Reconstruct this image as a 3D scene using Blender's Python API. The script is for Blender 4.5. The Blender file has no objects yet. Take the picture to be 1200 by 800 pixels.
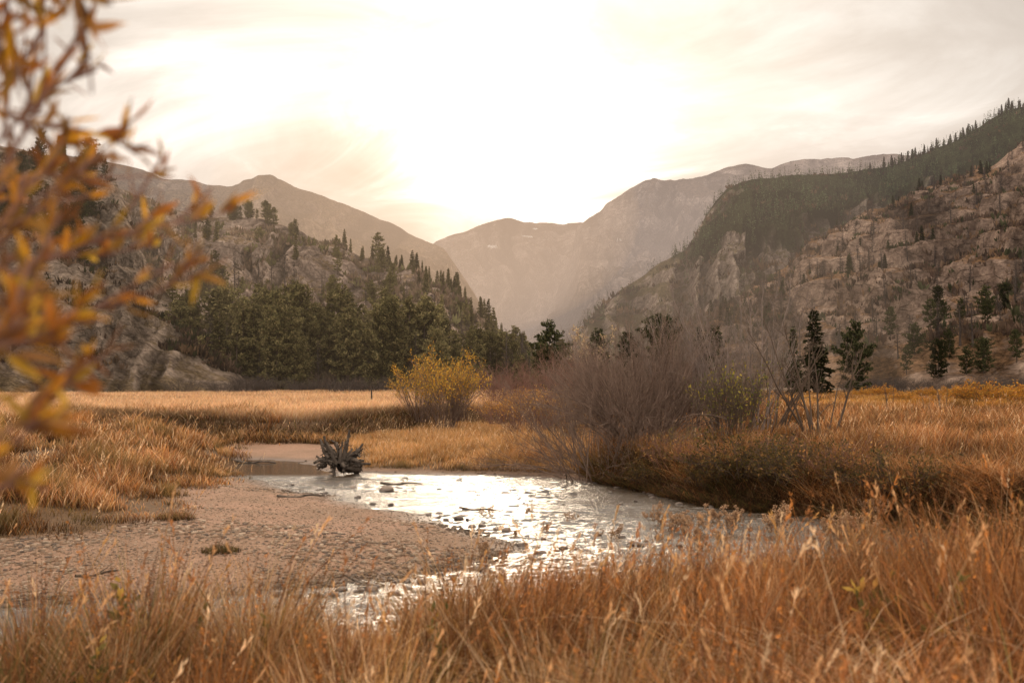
import bpy, math
import numpy as np
from mathutils import Vector

PI = math.pi
R_ = math.radians
rng = np.random.default_rng(7)
scene = bpy.context.scene
COL = scene.collection

# ---------------------------------------------------------------- view helpers (metres; water level is z = 0)
CZ = 2.2
FPX = 35.0 / 36.0 * 1200.0
PITCH = math.atan(50.0 / FPX)

def ray(px, py):
    a = (np.asarray(px, float) - 600.0) / FPX
    b = (400.0 - np.asarray(py, float)) / FPX
    c, s = math.cos(PITCH), math.sin(PITCH)
    dy = c - b * s
    dz = s + b * c
    return a / dy, dz / dy                      # per metre of depth

def on_ground(px, py, z=0.0):
    ax, az = ray(px, py)
    d = (z - CZ) / az
    return ax * d, d

def at_depth(px, py, d):
    ax, az = ray(px, py)
    return np.array([ax * d, d, CZ + az * d])

# ---------------------------------------------------------------- noise
def _hash(ix, iy, seed):
    h = (ix.astype(np.int64) * 374761393 + iy.astype(np.int64) * 668265263 + seed * 982451653) & 0xFFFFFFFF
    h = ((h ^ (h >> 13)) * 1274126177) & 0xFFFFFFFF
    h = ((h ^ (h >> 16)) * 2246822519) & 0xFFFFFFFF
    return ((h ^ (h >> 15)) & 0xFFFFFF) / float(0xFFFFFF)

def vnoise(x, y, seed=0):
    x = np.asarray(x, float); y = np.asarray(y, float)
    ix = np.floor(x); iy = np.floor(y)
    fx = x - ix; fy = y - iy
    fx = fx * fx * fx * (fx * (fx * 6 - 15) + 10); fy = fy * fy * fy * (fy * (fy * 6 - 15) + 10)
    a = _hash(ix, iy, seed); b = _hash(ix + 1, iy, seed)
    c = _hash(ix, iy + 1, seed); d = _hash(ix + 1, iy + 1, seed)
    return (a * (1 - fx) + b * fx) * (1 - fy) + (c * (1 - fx) + d * fx) * fy

def fbm(x, y, oct=5, seed=0, ridged=False):
    s = 0.0; amp = 1.0; tot = 0.0; ca, sa = math.cos(0.6), math.sin(0.6)
    for o in range(oct):
        n = vnoise(x, y, seed + o * 17)
        if ridged: n = 1 - np.abs(2 * n - 1)
        s = s + amp * n; tot += amp; amp *= 0.5
        x, y = (x * ca - y * sa) * 2.03 + 11.7, (x * sa + y * ca) * 2.03 + 5.3
    return s / tot

def sstep(a, b, x):
    t = np.clip((x - a) / (b - a), 0, 1)
    return t * t * (3 - 2 * t)

def sdist(poly, x, y):
    """signed distance to a closed polygon, negative inside"""
    poly = np.asarray(poly, float); n = len(poly)
    d2 = np.full(x.shape, 1e18); inside = np.zeros(x.shape, bool)
    for i in range(n):
        x0, y0 = poly[i]; x1, y1 = poly[(i + 1) % n]
        ex, ey = x1 - x0, y1 - y0
        t = np.clip(((x - x0) * ex + (y - y0) * ey) / (ex * ex + ey * ey + 1e-12), 0, 1)
        d2 = np.minimum(d2, (x - x0 - t * ex) ** 2 + (y - y0 - t * ey) ** 2)
        c = ((y0 > y) != (y1 > y))
        with np.errstate(divide='ignore', invalid='ignore'):
            c &= x < (x1 - x0) * (y - y0) / ((y1 - y0) if y1 != y0 else 1e-12) + x0
        inside ^= c
    d = np.sqrt(d2)
    return np.where(inside, -d, d)

# ---------------------------------------------------------------- mesh helpers
def mesh(name, V, faces, mat=None, col=None, smooth=False, attrs=None):
    me = bpy.data.meshes.new(name)
    V = np.ascontiguousarray(V, np.float32)
    faces = [np.asarray(f, np.int32) for f in (faces if isinstance(faces, list) else [faces]) if len(f)]
    me.vertices.add(len(V)); me.vertices.foreach_set('co', V.ravel())
    idx = np.concatenate([f.ravel() for f in faces])
    tot = np.concatenate([np.full(len(f), f.shape[1], np.int32) for f in faces])
    me.loops.add(len(idx)); me.loops.foreach_set('vertex_index', idx)
    me.polygons.add(len(tot))
    me.polygons.foreach_set('loop_start', np.concatenate([[0], np.cumsum(tot)[:-1]]).astype(np.int32))
    if smooth: me.polygons.foreach_set('use_smooth', np.ones(len(tot), bool))
    if col is not None:
        a = me.color_attributes.new('Col', 'FLOAT_COLOR', 'POINT')
        c4 = np.ones((len(V), 4), np.float32); c4[:, :3] = col
        a.data.foreach_set('color', c4.ravel())
    for k, v in (attrs or {}).items():
        a = me.attributes.new(k, 'FLOAT', 'POINT'); a.data.foreach_set('value', np.ascontiguousarray(v, np.float32))
    me.update(calc_edges=True)
    if mat: me.materials.append(mat)
    return me

def link(name, me, parent=None, loc=None):
    o = bpy.data.objects.new(name, me); COL.objects.link(o)
    if parent is not None: o.parent = parent
    if loc is not None: o.location = loc
    return o

def tag(o, label, cat=None, group=None, kind=None):
    o['label'] = label
    if cat: o['category'] = cat
    if group: o['group'] = group
    if kind: o['kind'] = kind
    return o

def thing(name, label, cat, loc=(0, 0, 0), rz=0.0, group=None):
    o = bpy.data.objects.new(name, None); COL.objects.link(o)
    o.location = loc; o.rotation_euler = (0, 0, rz)
    return tag(o, label, cat, group)

def copy_thing(src, loc, rz, sc, label=None, group=None):
    r = src.copy(); COL.objects.link(r)
    r.location = loc; r.rotation_euler = (0, 0, rz); r.scale = (sc, sc, sc) if np.isscalar(sc) else sc
    if label: r['label'] = label
    if group: r['group'] = group
    for ch in list(src.children):
        c = ch.copy(); COL.objects.link(c); c.parent = r
        for g in list(ch.children):
            d = g.copy(); COL.objects.link(d); d.parent = c
    return r

class Proto:
    """first use moves the thing itself, later uses copy it"""
    def __init__(self, root): self.root = root; self.used = False
    def put(self, loc, rz, sc, label, group):
        if not self.used:
            self.used = True; r = self.root
            r.location = loc; r.rotation_euler = (0, 0, rz); r.scale = (sc, sc, sc) if np.isscalar(sc) else sc
            r['label'] = label
            if group: r['group'] = group
            return r
        return copy_thing(self.root, loc, rz, sc, label, group)

def drop_unused(protos):
    for p in protos:
        if not p.used:
            for ch in list(p.root.children): bpy.data.objects.remove(ch)
            bpy.data.objects.remove(p.root)

def join(parts):
    """parts: list of (V, F) or (V, F, C) -> merged"""
    Vs, Fs, Cs, o = [], {}, [], 0
    for p in parts:
        V, F = p[0], p[1]
        for f in (F if isinstance(F, list) else [F]):
            if len(f): Fs.setdefault(f.shape[1], []).append(f + o)
        Vs.append(V); o += len(V)
        if len(p) > 2: Cs.append(p[2])
    V = np.concatenate(Vs)
    return V, [np.concatenate(v) for v in Fs.values()], (np.concatenate(Cs) if Cs else None)

def norm(v): return v / (np.linalg.norm(v, axis=-1, keepdims=True) + 1e-9)

def tubes(P, R, sides=4):
    """P (M,N,3) polylines, R (M,N) radii -> V, F"""
    P = np.asarray(P, float); R = np.asarray(R, float)
    M, N, _ = P.shape
    T = np.gradient(P, axis=1); T = norm(T)
    ref = np.where(np.abs(T[..., 2:3]) < 0.9, np.array([0, 0, 1.0]), np.array([1.0, 0, 0]))
    A = norm(np.cross(T, ref)); B = np.cross(T, A)
    ang = np.arange(sides) * 2 * PI / sides
    V = P[:, :, None, :] + R[:, :, None, None] * (np.cos(ang)[:, None] * A[:, :, None, :] + np.sin(ang)[:, None] * B[:, :, None, :])
    V = V.reshape(-1, 3)
    m = np.arange(M)[:, None, None] * N * sides; n = np.arange(N - 1)[None, :, None] * sides
    k = np.arange(sides)[None, None, :]; k2 = (k + 1) % sides
    F = np.stack([m + n + k, m + n + k2, m + n + sides + k2, m + n + sides + k], -1).reshape(-1, 4)
    return V, F

def diamonds(C, A, B):
    """leaf-like quads: centre root C, axis A, half-width B"""
    V = np.stack([C, C + A * 0.5 + B, C + A, C + A * 0.5 - B], 1).reshape(-1, 3)
    F = np.arange(len(C) * 4).reshape(-1, 4)
    return V, F

def rand_unit(n, r=None):
    r = r or rng
    v = r.normal(size=(n, 3)); return norm(v)

def ico(sub=1):
    t = (1 + 5 ** 0.5) / 2
    V = np.array([(-1, t, 0), (1, t, 0), (-1, -t, 0), (1, -t, 0), (0, -1, t), (0, 1, t), (0, -1, -t), (0, 1, -t), (t, 0, -1), (t, 0, 1), (-t, 0, -1), (-t, 0, 1)], float)
    F = [(0, 11, 5), (0, 5, 1), (0, 1, 7), (0, 7, 10), (0, 10, 11), (1, 5, 9), (5, 11, 4), (11, 10, 2), (10, 7, 6), (7, 1, 8), (3, 9, 4), (3, 4, 2), (3, 2, 6), (3, 6, 8), (3, 8, 9), (4, 9, 5), (2, 4, 11), (6, 2, 10), (8, 6, 7), (9, 8, 1)]
    V = list(norm(V))
    for _ in range(sub):
        cache, NF = {}, []
        def mid(a, b):
            k = (min(a, b), max(a, b))
            if k not in cache:
                m = V[a] + V[b]; V.append(m / np.linalg.norm(m)); cache[k] = len(V) - 1
            return cache[k]
        for a, b, c in F:
            ab, bc, ca = mid(a, b), mid(b, c), mid(c, a)
            NF += [(a, ab, ca), (b, bc, ab), (c, ca, bc), (ab, bc, ca)]
        F = NF
    return np.array(V), np.array(F, int)

# ---------------------------------------------------------------- materials
class NT:
    def __init__(self, name):
        self.m = bpy.data.materials.new(name); self.m.use_nodes = True
        self.t = self.m.node_tree; self.t.nodes.clear()
        self.out = self.n('ShaderNodeOutputMaterial')
    def n(self, typ, **kw):
        nd = self.t.nodes.new(typ)
        for k, v in kw.items():
            if k.startswith('i_'):
                key = k[2:]; key = int(key) if key.isdigit() else key.replace('_', ' ')
                nd.inputs[key].default_value = v
            else: setattr(nd, k, v)
        return nd
    def l(self, a, b): self.t.links.new(a, b)
    def math(self, op, a, b=None, c=None, clamp=False):
        nd = self.n('ShaderNodeMath', operation=op, use_clamp=clamp)
        for i, v in enumerate((a, b, c)):
            if v is None: continue
            if isinstance(v, (int, float)): nd.inputs[i].default_value = v
            else: self.l(v, nd.inputs[i])
        return nd.outputs[0]
    def mix(self, fac, a, b, blend='MIX'):
        nd = self.n('ShaderNodeMix', data_type='RGBA', blend_type=blend)
        for key, v in ((0, fac), (6, a), (7, b)):
            if isinstance(v, (int, float)): nd.inputs[key].default_value = v
            elif isinstance(v, tuple): nd.inputs[key].default_value = (*v, 1) if len(v) == 3 else v
            else: self.l(v, nd.inputs[key])
        return nd.outputs[2]
    def noise(self, vec, scale, detail=4, rough=0.55, dist=0.0):
        nd = self.n('ShaderNodeTexNoise'); nd.inputs['Scale'].default_value = scale
        nd.inputs['Detail'].default_value = detail; nd.inputs['Roughness'].default_value = rough
        nd.inputs['Distortion'].default_value = dist
        self.l(vec, nd.inputs['Vector']); return nd.outputs['Fac']
    def ramp(self, fac, stops):
        nd = self.n('ShaderNodeValToRGB'); cr = nd.color_ramp
        while len(cr.elements) < len(stops): cr.elements.new(0.5)
        for e, (p, c) in zip(cr.elements, stops):
            e.position = p; e.color = (c, c, c, 1) if isinstance(c, (int, float)) else (*c, 1)
        self.l(fac, nd.inputs[0]); return nd.outputs[0]
    def pos(self):
        return self.n('ShaderNodeNewGeometry').outputs['Position']
    def obj(self):
        return self.n('ShaderNodeTexCoord').outputs['Object']

def foliage_mat(name, trans=0.35, gain=1.0, per_object=0.25, scale=1.0):
    """uses the per-leaf colour attribute, varied per object and by soft noise, with light coming through the leaf"""
    t = NT(name)
    at = t.n('ShaderNodeAttribute', attribute_name='Col').outputs['Color']
    oi = t.n('ShaderNodeObjectInfo').outputs['Random']
    nz = t.noise(t.pos(), 0.9 * scale, 3)
    v = t.math('ADD', t.math('MULTIPLY', oi, per_object), t.math('MULTIPLY_ADD', nz, 0.6, (0.7 - per_object / 2) * gain))
    c = t.mix(1.0, at, (1, 1, 1), 'MULTIPLY')
    nd = t.n('ShaderNodeVectorMath', operation='SCALE'); t.l(c, nd.inputs[0]); t.l(v, nd.inputs['Scale'])
    d = t.n('ShaderNodeBsdfDiffuse'); t.l(nd.outputs[0], d.inputs['Color'])
    tr = t.n('ShaderNodeBsdfTranslucent'); t.l(nd.outputs[0], tr.inputs['Color'])
    mx = t.n('ShaderNodeMixShader'); mx.inputs[0].default_value = trans
    t.l(d.outputs[0], mx.inputs[1]); t.l(tr.outputs[0], mx.inputs[2]); t.l(mx.outputs[0], t.out.inputs['Surface'])
    return t.m

def bark_mat(name, c1, c2, scale=6.0, rough=0.9):
    t = NT(name)
    p = t.pos()
    mp = t.n('ShaderNodeMapping'); mp.inputs['Scale'].default_value = (1, 1, 0.25); t.l(p, mp.inputs['Vector'])
    f = t.noise(mp.outputs[0], scale, 6, 0.65)
    c = t.ramp(f, [(0.3, c1), (0.7, c2)])
    b = t.n('ShaderNodeBsdfPrincipled'); b.inputs['Roughness'].default_value = rough
    b.inputs['Specular IOR Level'].default_value = 0.2
    t.l(c, b.inputs['Base Color'])
    bp = t.n('ShaderNodeBump'); bp.inputs['Strength'].default_value = 0.6; bp.inputs['Distance'].default_value = 0.02
    t.l(f, bp.inputs['Height']); t.l(bp.outputs[0], b.inputs['Normal'])
    t.l(b.outputs[0], t.out.inputs['Surface'])
    return t.m

M_grass = foliage_mat('dry grass', 0.48, 1.15, 0.0, 1.3)
M_leaf = foliage_mat('autumn leaves', 0.55, 1.1, 0.0, 6.0)
M_shrub = foliage_mat('shrub leaves', 0.45, 1.0, 0.3)
M_needle = foliage_mat('conifer needles', 0.12, 1.0, 0.85, 0.35)
M_trunk = bark_mat('conifer bark', (0.045, 0.032, 0.024), (0.12, 0.085, 0.062), 5)
M_snag = bark_mat('burnt bark', (0.035, 0.026, 0.022), (0.10, 0.075, 0.06), 4)
M_willow = bark_mat('grey willow bark', (0.085, 0.054, 0.039), (0.24, 0.16, 0.118), 5)
M_pale = bark_mat('pale sapling bark', (0.11, 0.08, 0.066), (0.30, 0.225, 0.185), 5)
M_redtwig = bark_mat('red brown twig bark', (0.13, 0.065, 0.045), (0.26, 0.14, 0.10), 5)
M_browntwig = bark_mat('brown twig bark', (0.06, 0.04, 0.028), (0.14, 0.095, 0.065), 5)
M_wood = bark_mat('weathered wood', (0.022, 0.017, 0.013), (0.17, 0.13, 0.10), 7)
M_post = bark_mat('dark stake wood', (0.03, 0.022, 0.018), (0.08, 0.06, 0.045), 9)

def rock_mat(name, c1, c2, scale=6, rough=0.8, spec=0.3, wet=False):
    t = NT(name); p = t.pos()
    f = t.noise(p, scale, 8, 0.62); g = t.noise(p, scale * 9, 3, 0.6)
    c = t.ramp(f, [(0.3, c1), (0.72, c2)])
    c = t.mix(t.math('MULTIPLY', g, 0.5), c, (c1[0] * .6, c1[1] * .6, c1[2] * .6))
    b = t.n('ShaderNodeBsdfPrincipled'); b.inputs['Roughness'].default_value = rough
    b.inputs['Specular IOR Level'].default_value = spec
    if wet:   # darker and shinier close to the water
        z = t.n('ShaderNodeSeparateXYZ'); t.l(p, z.inputs[0])
        w = t.math('SUBTRACT', 1.0, t.math('MULTIPLY', z.outputs[2], 14.0, clamp=True), clamp=True)
        c = t.mix(w, c, t.mix(0.62, c, (0.012, 0.009, 0.007)))
        t.l(t.math('MULTIPLY_ADD', w, -0.35, rough), b.inputs['Roughness'])
    t.l(c, b.inputs['Base Color'])
    bp = t.n('ShaderNodeBump'); bp.inputs['Strength'].default_value = 0.5; bp.inputs['Distance'].default_value = 0.02
    t.l(f, bp.inputs['Height']); t.l(bp.outputs[0], b.inputs['Normal'])
    t.l(b.outputs[0], t.out.inputs['Surface']); return t.m

M_stone = rock_mat('river stone', (0.10, 0.072, 0.055), (0.30, 0.22, 0.17), 8, 0.75, 0.35, True)

def pebble_mat():
    t = NT('pebbles')
    at = t.n('ShaderNodeAttribute', attribute_name='Col').outputs['Color']
    b = t.n('ShaderNodeBsdfPrincipled'); b.inputs['Roughness'].default_value = 0.8
    b.inputs['Specular IOR Level'].default_value = 0.25
    f = t.noise(t.pos(), 70, 3); c = t.mix(t.math('MULTIPLY', f, 0.5), at, (0.1, 0.07, 0.05))
    t.l(c, b.inputs['Base Color']); t.l(b.outputs[0], t.out.inputs['Surface']); return t.m
M_pebble = pebble_mat()

# ---------------------------------------------------------------- plan of the valley floor
def plan(pts, z=0.0): return [tuple(float(v) for v in on_ground(px, py, z)) for px, py in pts]

WATER = plan([(225, 537), (300, 538), (350, 541), (385, 553), (440, 554), (500, 556), (580, 557), (640, 561), (690, 566), (740, 573), (790, 584),
              (840, 594), (900, 601), (960, 606), (1010, 612), (1120, 622), (1260, 640), (1260, 668), (1100, 672), (950, 682), (800, 695), (680, 708),
              (560, 730), (430, 750), (300, 768), (150, 788), (0, 800), (-150, 812), (-300, 800), (-200, 728), (0, 716), (120, 708), (230, 702),
              (330, 694), (430, 687), (520, 673), (585, 658), (604, 646), (588, 633), (545, 619), (490, 604), (430, 592), (380, 580), (340, 571),
              (300, 562), (262, 555), (225, 548)])
LOW = plan([(100, 508), (190, 512), (280, 518), (400, 517), (465, 509), (540, 499), (620, 500), (668, 520), (690, 545)], 0.3) + \
      plan([(705, 566), (745, 573), (795, 584), (845, 594), (905, 601), (965, 606), (1015, 612), (1125, 622), (1270, 640), (1265, 668), (1100, 672),
            (950, 682), (800, 695), (680, 708), (560, 730), (430, 750), (300, 768), (150, 788), (0, 800), (-150, 812), (-330, 812), (-300, 690)]) + \
      plan([(-120, 652), (0, 634), (110, 624), (195, 602), (222, 577), (270, 552), (288, 534), (262, 521), (170, 515)], 0.2)

def near_side(x, y):
    """1 on the camera's side of the stream"""
    px = 600 + np.clip(x / np.maximum(y, 0.4), -1.6, 1.6) * FPX
    yc = CZ * FPX / (np.interp(px, [-200, 0, 300, 560, 700, 800, 950, 1100, 1260, 1500], [765, 758, 735, 704, 672, 655, 648, 646, 654, 670]) - 450)
    return sstep(1.0, -0.6, y - yc)

def ground_height(x, y):
    sw = sdist(WATER, x, y); sl = sdist(LOW, x, y)
    n1 = fbm(x / 6, y / 6, 4, 3) - 0.5; n2 = fbm(x * 1.3, y * 1.3, 3, 9) - 0.5
    wob = (fbm(x * 0.9, y * 0.9, 3, 21) - 0.5) * 0.9
    swn = sw + wob * 0.7 * sstep(-1, 0.5, sw + 0.5)
    low = np.where(swn > 0, 0.30 * (1 - np.exp(-swn * 0.38)), np.clip(swn * 0.25, -0.4, 0)) + n2 * 0.05
    hi = 1.0 + 0.25 * n1 + 0.0015 * np.clip(y - 60, 0, 200)
    near = near_side(x, y)
    hi = hi * (1 - near) + near * (0.32 + 0.24 * sstep(-1.0, 1.5, x) + 0.28 * sstep(2.0, 4.5, x) + 0.3 * n1)
    leftz = sstep(-3.5, -5.5, x) * sstep(36, 30, y) * sstep(9, 11, y)
    hi = hi * (1 - leftz) + leftz * (0.55 + 0.3 * n1 + 0.02 * np.clip(-x - 6, 0, 20))
    rb = sstep(0.5, 1.6, x) * (1 - near) * sstep(34, 26, y)
    hi = hi - rb * 0.34 * sstep(5.0, 0.5, sl)
    w = 0.55 + 4.2 * near + 2.6 * leftz + 0.25 * rb
    k = sstep(0, 1, (sl + wob * 0.35) / w)
    return low * (1 - k) + hi * k + n2 * 0.05 * k, sw, sl

# ---- ground sheet, fine near the camera and reaching the horizon
ys = np.concatenate([np.linspace(-6, 1, 12)[:-1], np.geomspace(4, 62, 560) - 3, np.geomspace(60, 12000, 150)[1:]])
us = np.linspace(-1.35, 1.35, 640)
YY, UU = np.meshgrid(ys, us, indexing='ij')
XX = UU * (np.abs(YY) + 6)
HZ, SW, SL = ground_height(XX, YY)
nr, nc = XX.shape
def grid_faces(nr, nc):
    i = np.arange(nr - 1)[:, None] * nc + np.arange(nc - 1)[None, :]
    return np.stack([i, i + 1, i + nc + 1, i + nc], -1).reshape(-1, 4)

def ground_material():
    t = NT('valley floor'); p = t.pos()
    gz = t.n('ShaderNodeAttribute', attribute_name='gravel').outputs['Fac']
    big = t.noise(p, 0.5, 5); fine = t.noise(p, 14, 6, 0.7)
    vo = t.n('ShaderNodeTexVoronoi'); vo.inputs['Scale'].default_value = 26; t.l(p, vo.inputs['Vector'])
    peb = t.mix(0.55, t.ramp(fine, [(0.25, (0.15, 0.082, 0.052)), (0.75, (0.34, 0.20, 0.13))]), t.ramp(vo.outputs['Color'], [(0.0, (0.13, 0.075, 0.05)), (1.0, (0.36, 0.22, 0.15))]))
    peb = t.mix(t.ramp(big, [(0.42, 0.0), (0.62, 0.75)]), peb, (0.17, 0.105, 0.066))
    z = t.n('ShaderNodeSeparateXYZ'); t.l(p, z.inputs[0])
    wet = t.math('SUBTRACT', 1.0, t.math('MULTIPLY', t.math('ADD', z.outputs[2], t.math('MULTIPLY_ADD', big, 0.08, -0.05)), 16.0, clamp=True), clamp=True)
    peb = t.mix(wet, peb, t.mix(0.68, peb, (0.02, 0.013, 0.009)))
    turf = t.ramp(fine, [(0.25, (0.035, 0.021, 0.012)), (0.55, (0.11, 0.062, 0.03)), (0.8, (0.22, 0.13, 0.065))])
    c = t.mix(gz, turf, peb)
    b = t.n('ShaderNodeBsdfPrincipled'); t.l(c, b.inputs['Base Color'])
    b.inputs['Specular IOR Level'].default_value = 0.2
    t.l(t.math('MULTIPLY_ADD', t.math('MULTIPLY', wet, gz), -0.4, 0.95), b.inputs['Roughness'])
    h = t.math('ADD', t.math('MULTIPLY', vo.outputs['Distance'], -0.10), fine)
    bp = t.n('ShaderNodeBump'); bp.inputs['Strength'].default_value = 0.35; bp.inputs['Distance'].default_value = 0.015
    t.l(h, bp.inputs['Height']); t.l(bp.outputs[0], b.inputs['Normal'])
    t.l(b.outputs[0], t.out.inputs['Surface']); return t.m

# where the floor is bare gravel or mud
def gravel_weight(x, y, sw, sl):
    bar = sstep(0.35, -0.2, sl + (fbm(x * 0.8, y * 0.8, 3, 40) - 0.5) * 1.2)
    beyond = sstep(23.5, 25.5, y + 0.25 * (x + 2))          # the low flat beyond the stream is grown over
    px_beach = sstep(-4.0, -6.5, x + 0.0 * y)               # but its left end is a sandy beach
    shore = sstep(0.9, 0.1, sw)
    return np.clip(bar * (1 - beyond * (1 - np.maximum(px_beach * sstep(36, 32, y), shore))), 0, 1)
g = gravel_weight(XX, YY, SW, SL)
go = link('ground', mesh('ground', np.stack([XX, YY, HZ], -1).reshape(-1, 3), grid_faces(nr, nc), ground_material(), smooth=True, attrs={'gravel': g.ravel()}))
tag(go, 'valley floor of gravel bars, mud and dry meadow soil', None, None, 'structure')

def floor_z(x, y): return ground_height(np.asarray(x, float), np.asarray(y, float))

# ---------------------------------------------------------------- stream
def water():
    yy = np.geomspace(7.2, 34, 760); uu = np.linspace(-0.85, 0.95, 900)
    Y, U = np.meshgrid(yy, uu, indexing='ij'); X = U * (Y + 1.0)
    calm = sstep(-3.6, -4.6, X - 0.06 * (Y - 26)) * sstep(23.0, 24.6, Y)
    sw = sdist(WATER, X, Y)
    deep = sstep(0.0, -0.5, sw)
    riff = 0.50 + 1.25 * sstep(0.3, 0.7, fbm(X * 0.35, Y * 0.9, 3, 61))
    w1 = fbm(X * 1.1 + 0.3 * Y, Y * 3.8, 3, 50, True) - 0.5
    w2 = fbm(X * 3.2, Y * 9.5, 3, 55) - 0.5
    w3 = fbm(X * 0.7, Y * 1.5, 2, 57) - 0.5
    amp = (1 - 0.97 * calm) * riff * (0.8 + 0.2 * deep)
    Z = amp * (w1 * 0.036 + w2 * 0.025 + w3 * 0.024)
    t = NT('stream water'); p = t.pos()
    mp = t.n('ShaderNodeMapping'); mp.inputs['Scale'].default_value = (0.55, 2.0, 1); t.l(p, mp.inputs['Vector'])
    f = t.noise(mp.outputs[0], 8, 5, 0.6, 0.6)
    ca = t.n('ShaderNodeAttribute', attribute_name='ripple').outputs['Fac']
    b = t.n('ShaderNodeBsdfPrincipled'); b.inputs['Base Color'].default_value = (0.045, 0.028, 0.015, 1)
    b.inputs['Roughness'].default_value = 0.13; b.inputs['IOR'].default_value = 1.85
    bp = t.n('ShaderNodeBump'); bp.inputs['Distance'].default_value = 0.045
    t.l(t.math('MULTIPLY', ca, 0.9), bp.inputs['Strength'])
    t.l(f, bp.inputs['Height']); t.l(bp.outputs[0], b.inputs['Normal'])
    t.l(b.outputs[0], t.out.inputs['Surface'])
    me = mesh('stream', np.stack([X, Y, Z], -1).reshape(-1, 3), grid_faces(*X.shape), t.m, smooth=True, attrs={'ripple': (1 - 0.95 * calm).ravel()})
    tag(link('stream_water', me), 'shallow rippling mountain stream shining under the bright sky', None, None, 'structure')
water()

# ---------------------------------------------------------------- hills and mountains
def hill_material(name, rock1, rock2, soil1, soil2, scale, rock_amt=0.5, bump=1.0, dark=None, pale=0.0):
    t = NT(name); p = t.pos()
    n1 = t.noise(p, scale * 0.35, 6, 0.6); n2 = t.noise(p, scale * 1.6, 8, 0.68); n3 = t.noise(p, scale * 7, 5, 0.7)
    mp = t.n('ShaderNodeMapping'); mp.inputs['Scale'].default_value = (1, 1, 2.6); mp.inputs['Rotation'].default_value = (0.25, 0.3, 0.2); t.l(p, mp.inputs['Vector'])
    vo = t.n('ShaderNodeTexVoronoi', feature='DISTANCE_TO_EDGE'); vo.inputs['Scale'].default_value = scale * 0.7
    wv = t.n('ShaderNodeVectorMath', operation='ADD'); t.l(mp.outputs[0], wv.inputs[0])
    wo = t.n('ShaderNodeVectorMath', operation='SCALE'); wo.inputs['Scale'].default_value = 0.9 / scale
    nn = t.n('ShaderNodeTexNoise'); nn.inputs['Scale'].default_value = scale * 1.2; nn.inputs['Detail'].default_value = 4; t.l(p, nn.inputs['Vector'])
    t.l(nn.outputs['Color'], wo.inputs[0]); t.l(wo.outputs[0], wv.inputs[1]); t.l(wv.outputs[0], vo.inputs['Vector'])
    crack = t.ramp(vo.outputs['Distance'], [(0.0, 0.45), (0.03, 1.0)])
    nrm = t.n('ShaderNodeSeparateXYZ'); t.l(t.n('ShaderNodeNewGeometry').outputs['Normal'], nrm.inputs[0])
    steep = t.math('SUBTRACT', 1.0, nrm.outputs[2])
    rk = t.ramp(t.math('ADD', t.math('MULTIPLY', steep, 0.5), t.math('MULTIPLY', n1, 0.9)), [(0.70 - rock_amt * 0.4, 0.0), (0.79 - rock_amt * 0.4, 1.0)])
    rock = t.ramp(n2, [(0.38, rock1), (0.62, rock2)])
    rock = t.mix(t.math('MULTIPLY', t.math('SUBTRACT', 1.0, crack), 0.7), rock, tuple(v * 0.3 for v in rock1))
    rock = t.mix(t.ramp(n3, [(0.35, 0.55), (0.6, 0.0)]), rock, tuple(v * 0.5 for v in rock1))
    soil = t.ramp(n3, [(0.38, soil1), (0.62, soil2)])
    c = t.mix(rk, soil, rock)
    if dark:
        fo = t.n('ShaderNodeAttribute', attribute_name='forest').outputs['Fac']
        c = t.mix(fo, c, t.mix(n3, dark, tuple(v * 2.0 for v in dark)))
    if pale:
        sn = t.n('ShaderNodeAttribute', attribute_name='snow').outputs['Fac']
        c = t.mix(sn, c, (0.75, 0.74, 0.73))
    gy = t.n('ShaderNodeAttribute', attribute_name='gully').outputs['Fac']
    gv = t.n('ShaderNodeVectorMath', operation='SCALE'); t.l(c, gv.inputs[0]); t.l(t.math('MULTIPLY_ADD', gy, 1.15, 0.42), gv.inputs['Scale']); c = gv.outputs[0]  # relief shade painted in: gullies darker, ribs lighter
    b = t.n('ShaderNodeBsdfDiffuse'); t.l(c, b.inputs['Color'])
    bp = t.n('ShaderNodeBump'); bp.inputs['Strength'].default_value = bump; bp.inputs['Distance'].default_value = 0.9 / scale
    t.l(t.math('ADD', t.math('MULTIPLY', n2, 1.0), t.math('MULTIPLY', crack, 0.25)), bp.inputs['Height']); t.l(bp.outputs[0], b.inputs['Normal'])
    t.l(b.outputs[0], t.out.inputs['Surface']); return t.m

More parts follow.
